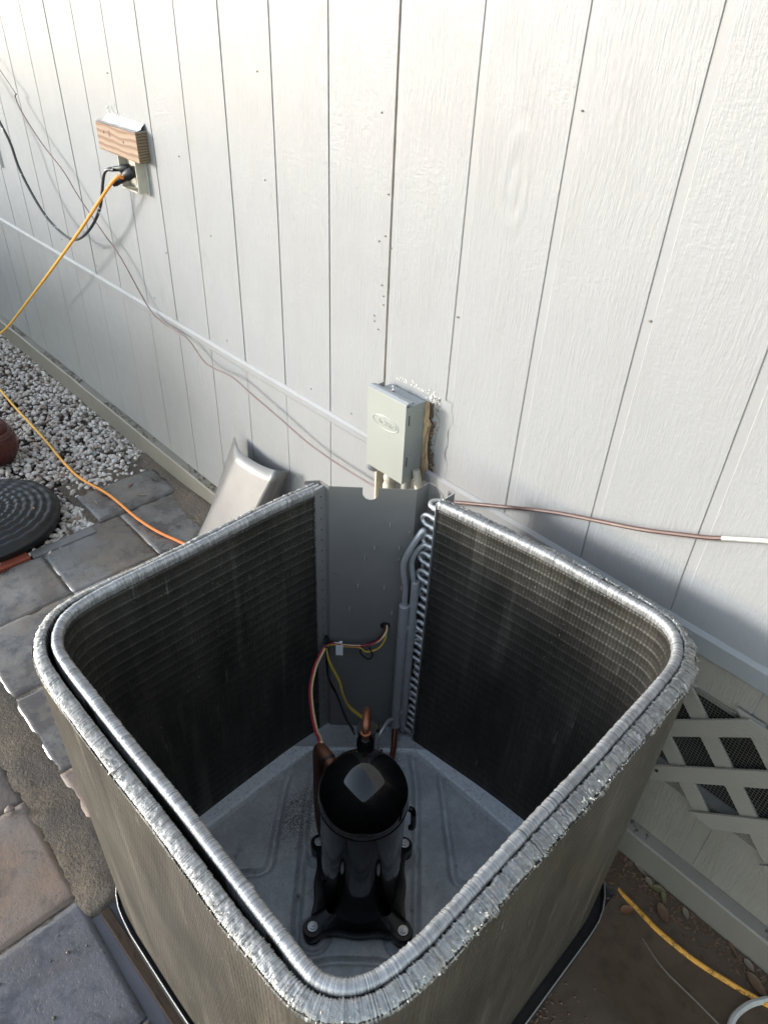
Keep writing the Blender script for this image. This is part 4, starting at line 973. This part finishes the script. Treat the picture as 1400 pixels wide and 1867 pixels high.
for z_ in (.425, .395, .225, .195):
    b = MB(); b.tube([(.168, -.020, z_-.025), (.176, -.014, z_-.004), (.186, -.010, z_), (XE-.008, -.006, z_-.012)], .0046, 10, smooth_pts=5); b.build('branch_pipe', m_alu_dull, unit, True)
b = MB(); b.tube([(.150, -.040, .092), (.150, -.060, .100), (.156, -.086, .098), (.160, -.105, .088), (.158, -.112, .06), (.165, -.108, .03)], .0055, 10, smooth_pts=6); b.build('drain_pipe', m_alu, unit, True)
b = MB(); b.tube([(.168, -.026, .10), (.176, -.030, .075), (.190, -.020, .06), (XE-.008, -.012, .05)], .005, 10, smooth_pts=6); b.build('branch_pipe', m_alu_dull, unit, True)
b = MB(); b.tube([(.153, -.036, .080), (.157, -.040, .062), (.172, -.058, .050), (.195, -.085, .043), (.23, -.14, .045), (.28, -.22, .06)], .0075, 12, smooth_pts=6); b.build('liquid_line', m_copper2, unit, True)
b = MB(); b.tube([(.165, -.075, .028), (.185, -.075, .028), (.195, -.09, .028), (.185, -.105, .028), (.168, -.10, .028), (.16, -.088, .028)], .0022, 8, smooth_pts=6); b.build('wire_loop', m_copper2, unit, True)

# pan floor
def segd(px, py, a, c):
    ax_, ay = a; bx_, by = c; dx, dy = bx_-ax_, by-ay; t_ = np.clip(((px-ax_)*dx+(py-ay)*dy)/(dx*dx+dy*dy), 0, 1); return np.hypot(px-ax_-t_*dx, py-ay-t_*dy)
def polyd(px, py, pts, closed=False):
    d = np.full(px.shape, 9.0); q = list(pts)+([pts[0]] if closed else [])
    for a, c in zip(q[:-1], q[1:]): d = np.minimum(d, segd(px, py, a, c))
    return d
def rnd(pts, r, n=5):
    out_ = [pts[0]]
    for i in range(1, len(pts)-1):
        p0, p1, p2 = map(Vector, (pts[i-1], pts[i], pts[i+1])); a = p1+(p0-p1).normalized()*r; c = p1+(p2-p1).normalized()*r
        for k in range(n+1):
            t_ = k/n; out_.append(tuple((a*(1-t_)**2+p1*2*t_*(1-t_)+c*t_*t_)))
    return out_+[pts[-1]]
NX = 300; gx = np.linspace(-.004, .742, NX); gy = np.linspace(-.745, .012, NX); PX, PY = np.meshgrid(gx, gy)
Z = np.full(PX.shape, .020)
def groove(d, w, depth): 
    global Z
    u = np.clip(1-d/w, 0, 1); Z = Z-depth*(u*u*(3-2*u))
groove(polyd(PX, PY, [(.085, -.262), (.150, -.340), (.349, -.536), (.43, -.612)]), .0135, .0125)
groove(polyd(PX, PY, [(.235, -.052), (.300, -.105), (.487, -.309), (.60, -.43)]), .0135, .0125)
groove(polyd(PX, PY, rnd([(.052, -.318), (.075, -.352), (.215, -.505), (.135, -.60)], .03)), .0135, .0125)
groove(polyd(PX, PY, rnd([(.322, -.040), (.345, -.060), (.528, -.225), (.60, -.135)], .03)), .0135, .0125)
groove(polyd(PX, PY, rnd([(.400, -.600), (.454, -.520), (.528, -.448), (.600, -.430)], .02)), .0115, .011)
feet = [(.387, -.521), (.523, -.391), (.395, -.252), (.257, -.391)]
CX, CY = .391, -.389
for fx, fy in feet:
    d = np.hypot(PX-fx, PY-fy); groove(np.abs(d-.034), .0075, .006)
# ledge round the edge that carries the coil
ledge = np.maximum.reduce([.036-PX, PY+.034, -.705-PY, PX-.705, (.058-(PX)+(PY+.205))*.7+.0])
cutd = (-(PX-.046)+(PY+.223))/1.414       # beyond the diagonal towards the back corner
diag = (PY-PX+.262)/1.414
ledge = np.maximum(ledge, diag)
u = np.clip(ledge/.007+.5, 0, 1); Z = Z+.011*(u*u*(3-2*u)); Z += .0004*np.vectorize(lambda a, c: mnoise.noise(Vector((a*18, c*18, 3))))(PX, PY)
V = np.stack([PX, PY, Z], -1).reshape(-1, 3); i = np.arange(NX-1)[:, None]*NX+np.arange(NX-1)[None, :]; F = np.stack([i, i+1, i+NX+1, i+NX], -1).reshape(-1, 4)
def inside(x, y):
    for cx, cy, sx_, sy_ in ((.07, -.67, -1, -1), (.67, -.67, 1, -1), (.67, -.055, 1, 1)):
        if (x-cx)*sx_ > 0 and (y-cy)*sy_ > 0 and math.hypot(x-cx, y-cy) > .078: return False
    return True
F = [f for f in F if inside(V[f[0]][0], V[f[0]][1])]
pan = pyd('base_pan', V, F, m_pan, unit, True)
ldg = np.clip(ledge/.007+.5, 0, 1)*1.0
at = pan.data.attributes.new('clean_sheen', 'FLOAT', 'POINT'); at.data.foreach_set('value', np.where((ldg > .3) & (diag < .002), 1.0, 0).ravel().astype(np.float32))
dm = np.exp(-(((PX-.155)/.05)**2+((PY+.345)/.085)**2))*1.5+np.exp(-(((PX-.12)/.10)**2+((PY+.13)/.06)**2))*1.2+.10+.25*np.exp(-((ledge-.0)/.02)**2)
at = pan.data.attributes.new('dirt', 'FLOAT', 'POINT'); at.data.foreach_set('value', np.clip(dm, 0, 1).ravel().astype(np.float32))
for (x, y) in [(.212, -.430), (.178, -.555), (.345, -.175), (.30, -.49), (.495, -.33), (.50, -.185), (.43, -.60), (.555, -.475), (.075, -.30), (.30, -.04)]:
    b = MB(); b.lathe([(.0042, 0), (.0038, .003), (.0022, .0045), (.0003, .005)], 10); o = b.build('stud', m_bolt, pan, True); o.location = (x, y, .0165)
# outer lip of the pan
so_ = np.arange(0, TOT, .02); Po = path(so_)+normal(so_)*(thick(so_)+gap(so_)+np.interp(so_, [0, sF1, sR0+.05, TOT], [.009, .009, .020, .022]))[:, None]
loop = [tuple(p) for p in Po]+[(.10, .045), (.0, .045), (-.035, .02), (-.05, -.04), (-.05, -.15)]
n = len(loop); c2 = Vector((.37, -.37)); V = []
for (x, y) in loop:
    dv = (Vector((x, y))-c2).normalized()
    for o_, z_ in ((-.03, .010), (-.003, .012), (-.0015, .044), (0, .046), (.0015, .044), (.0015, .0)): V.append((x+dv.x*o_, y+dv.y*o_, z_))
F = []; I = []
for i in range(n):
    for k in range(5): F.append((i*6+k, i*6+k+1, ((i+1) % n)*6+k+1, ((i+1) % n)*6+k)); I.append(1 if k in (2, 3) else 0)
b = MB(); b.V = V; b.F = F; b.I = I; b.build('pan_lip', [m_flange, m_edge], unit, smooth=True)
# compressor
cmp_ = empty('compressor', (CX, CY, 0), parent=unit)
rb = .083
b = MB(); pr = [(.080, .052), (.083, .060), (rb, .395), (rb+.0005, .398)]
b.lathe(pr, 64); b.build('shell', m_black, cmp_, 'all')
b = MB(); pr = [(rb+.0025, .390), (rb+.003, .395), (rb+.003, .408)]+[((rb+.003)*math.cos(a)**1.15, .408+.082*math.sin(a)**1.1) for a in [math.pi/2*k/14 for k in range(1, 14)]]+[(.0005, .490)]
b.lathe(pr, 64); b.lathe([(rb+.0028, .386), (rb+.0042, .388), (rb+.0028, .391)], 64); b.build('dome_cap', m_dome, cmp_, 'all')
# mounting foot plate
def footshape():
    pts = []
    ang = [math.atan2(fy-CY, fx-CX) for fx, fy in feet]; N = 240
    for k in range(N):
        a = 2*math.pi*k/N; best = min(abs((a-g_+math.pi) % (2*math.pi)-math.pi) for g_ in ang)
        # star outline: arms reach r=.152, waist r=.088
        arm = .152*math.exp(-(best/.30)**4)
        r_ = max(.0, arm); waist = .090+.012*math.exp(-(best/.5)**2)
        # disc end of arm
        dd = best; R0 = .1335; rr = .020; q = R0*math.sin(dd)
        tip = R0*math.cos(dd)+math.sqrt(max(0, rr*rr-q*q)) if abs(q) < rr and math.cos(dd) > 0 else 0
        flare = .101+.032*math.exp(-(dd/.27)**2)
        pts.append((max(tip, flare)*math.cos(a), max(tip, flare)*math.sin(a)))
    return pts
fp = footshape(); n = len(fp); b = MB(); V = []
for sc, z_ in ((.985, .030), (1.0, .032), (1.0, .058), (.99, .060), (.90, .0595), (.60, .066)):
    V += [(x*sc, y*sc, z_) for x, y in fp]
F = [(j*n+i, j*n+(i+1) % n, (j+1)*n+(i+1) % n, (j+1)*n+i) for j in range(5) for i in range(n)]+[tuple(reversed(range(n)))]
b.add(V, F); b.build('mounting_foot', m_foot, cmp_, True)
for fx, fy in feet:
    b = MB(); b.lathe([(.016, 0), (.0185, .004), (.0155, .008), (.0185, .012), (.0155, .017), (.018, .021)], 20); o = b.build('rubber_grommet', m_rubber, cmp_, 'all'); o.location = (fx-CX, fy-CY, .016)
    b = MB(); b.lathe([(.0105, 0), (.0105, .002), (.0068, .0022), (.0068, .007), (.0035, .0072), (.0035, .011), (.0004, .0112)], 20); o = b.build('bolt', m_bolt, cmp_, True); o.location = (fx-CX, fy-CY, .0605)
b = MB(); b.lathe([(.017, 0), (.0165, .016), (.0125, .020), (.0125, .024)], 24); o = b.build('pipe_collar', m_black, cmp_, 'all'); o.location = (-.052, .052, .452)
b = MB(); b.tube([(-.052, .052, .468), (-.053, .053, .484), (-.055, .055, .496), (-.062, .062, .503), (-.078, .079, .499), (-.092, .095, .484), (-.100, .104, .46), (-.100, .104, .41)], .0078, 14, smooth_pts=6); b.build('copper_pipe', m_copper, cmp_, True)
b = MB(); b.tube([(-.052, .052, .489), (-.052, .052, .493)], .0096, 14); b.build('solder_ring', m_copper, cmp_, True)
b = MB(); b.tube([(-.100, .104, .03), (-.100, .104, .405)], .0185, 20); b.build('accumulator', m_copper2, cmp_, True)
b = MB(); b.tube([(-.100, .104, .405), (-.100, .104, .413)], .0205, 20); b.build('accumulator_cap', m_rubber, cmp_, True)
b = MB(); b.tube([(-.068, -.008, .395), (-.100, .000, .405), (-.128, .006, .402), (-.140, .010, .385), (-.144, .012, .34), (-.146, .014, .15), (-.14, .02, .04)], .0135, 18, smooth_pts=6); b.build('suction_pipe', m_copper2, cmp_, True)
b = MB(); b.tube([(-.098, -.001, .4045), (-.104, .0005, .405)], .0152, 18); b.build('rubber_ring', m_rubber, cmp_, True)
b = MB(); b.tube([(.088, .030, .425), (.096, .034, .42), (.098, .036, .37), (.092, .034, .362)], .0055, 8, smooth_pts=4); b.build('handle', m_black, cmp_, True)
b = MB(); b.lathe([(.0075, 0), (.0075, .0012), (.005, .0016), (.0001, .0016)], 20); o = b.build('stamp_disc', m_black, cmp_, True); aa = -2.05; o.location = (rb*math.cos(aa), rb*math.sin(aa), .125); o.rotation_euler = Vector((math.cos(aa), math.sin(aa), 0)).to_track_quat('Z', 'Y').to_euler()
# wires
def wire(pts, r, mat, name='wire', off=(0, 0, 0)):
    b = MB(); b.tube([Vector(p)+Vector(off) for p in pts], r, 7, smooth_pts=7); return b.build(name, mat, unit, True)
bun = [(.110, -.051, .415), (.121, -.066, .407), (.116, -.087, .389), (.093, -.109, .374), (.065, -.137, .374), (.045, -.157, .380), (.028, -.168, .366)]
pink = bun+[(.036, -.194, .357), (.049, -.223, .345), (.080, -.262, .330), (.130, -.300, .330), (.185, -.335, .345), (.225, -.360, .385), (.250, -.378, .412)]
wire(pink, .0031, m_wp); wire(pink, .0026, m_wc, off=(.0034, .0034, .001))
wire(bun[:1]+[(.126, -.064, .398), (.121, -.082, .371), (.101, -.102, .358), (.088, -.114, .372)]+bun[4:], .0021, m_wy, off=(.001, -.001, -.003))
wire(bun, .0021, m_wb, off=(0, 0, .006))
yl = [(.031, -.170, .368), (.044, -.171, .328), (.069, -.161, .271), (.082, -.162, .239), (.093, -.152, .192), (.110, -.135, .161), (.131, -.115, .129), (.142, -.089, .095)]
wire(yl, .0026, m_wy); wire(yl, .0025, m_wy, off=(.004, -.002, -.003))
bk = [(.024, -.164, .354), (.042, -.174, .278), (.086, -.187, .266), (.145, -.213, .261), (.19, -.224, .25)]
wire(bk, .0022, m_wb); wire(bk, .0022, m_wb, off=(.004, .0, -.012))
wire([(.095, -.107, .372), (.09, -.112, .35), (.105, -.100, .33), (.115, -.095, .345), (.108, -.098, .37)], .0018, m_wb)
wire([(.010, -.150, .37), (.022, -.16, .372), (.034, -.172, .36), (.026, -.165, .345), (.012, -.152, .352)], .0048, m_wb, 'cable_tie_clamp')
b = MB(); b.lathe([(.012, 0), (.012, .016), (.006, .018)], 14); o = b.build('plug_connector', m_rubber, unit, True); o.location = (.146, -.084, .085); o.rotation_euler = (.6, .3, 0)
b = MB(); c = Vector((.058, -.150, .378)); a = pd_*.0085; d = pn*.004+Vector((0, 0, -.030))
b.hexa([c-a+d, c+a+d, c+a+d+pn*.0006, c-a+d+pn*.0006, c-a, c+a, c+a+pn*.0006, c-a+pn*.0006]); b.build('wire_tag', m_tag, unit)
b = MB(); c = Vector((.056, -.152, .384)); b.hexa([c-a*1.1, c+a*1.1, c+a*1.1-pn*.006+Vector((0, 0, .001)), c-a*1.1-pn*.006+Vector((0, 0, .001)), c-a*1.1+Vector((0, 0, .0006)), c+a*1.1+Vector((0, 0, .0006)), c+a*1.1-pn*.006+Vector((0, 0, .0016)), c-a*1.1-pn*.006+Vector((0, 0, .0016))]); b.build('wire_tag', m_tag, unit)
# plank and metal strip under the left edge of the unit
pk = empty('support_pad', OX, RZ, label='wet brown plank and dark pad under the front edge of the condenser', cat='pad')
b = MB(); b.box(.03, .79, -.818, -.797, -.02, .006); b.build('plank', m_plank, pk, bevel=.002)
b = MB(); b.box(-.03, .79, -.797, .03, -.02, -.001); b.build('pad', m_flange, pk)
print('objects', len(bpy.data.objects), 'tris', sum(len(o.data.polygons) for o in bpy.data.objects if o.type == 'MESH'))
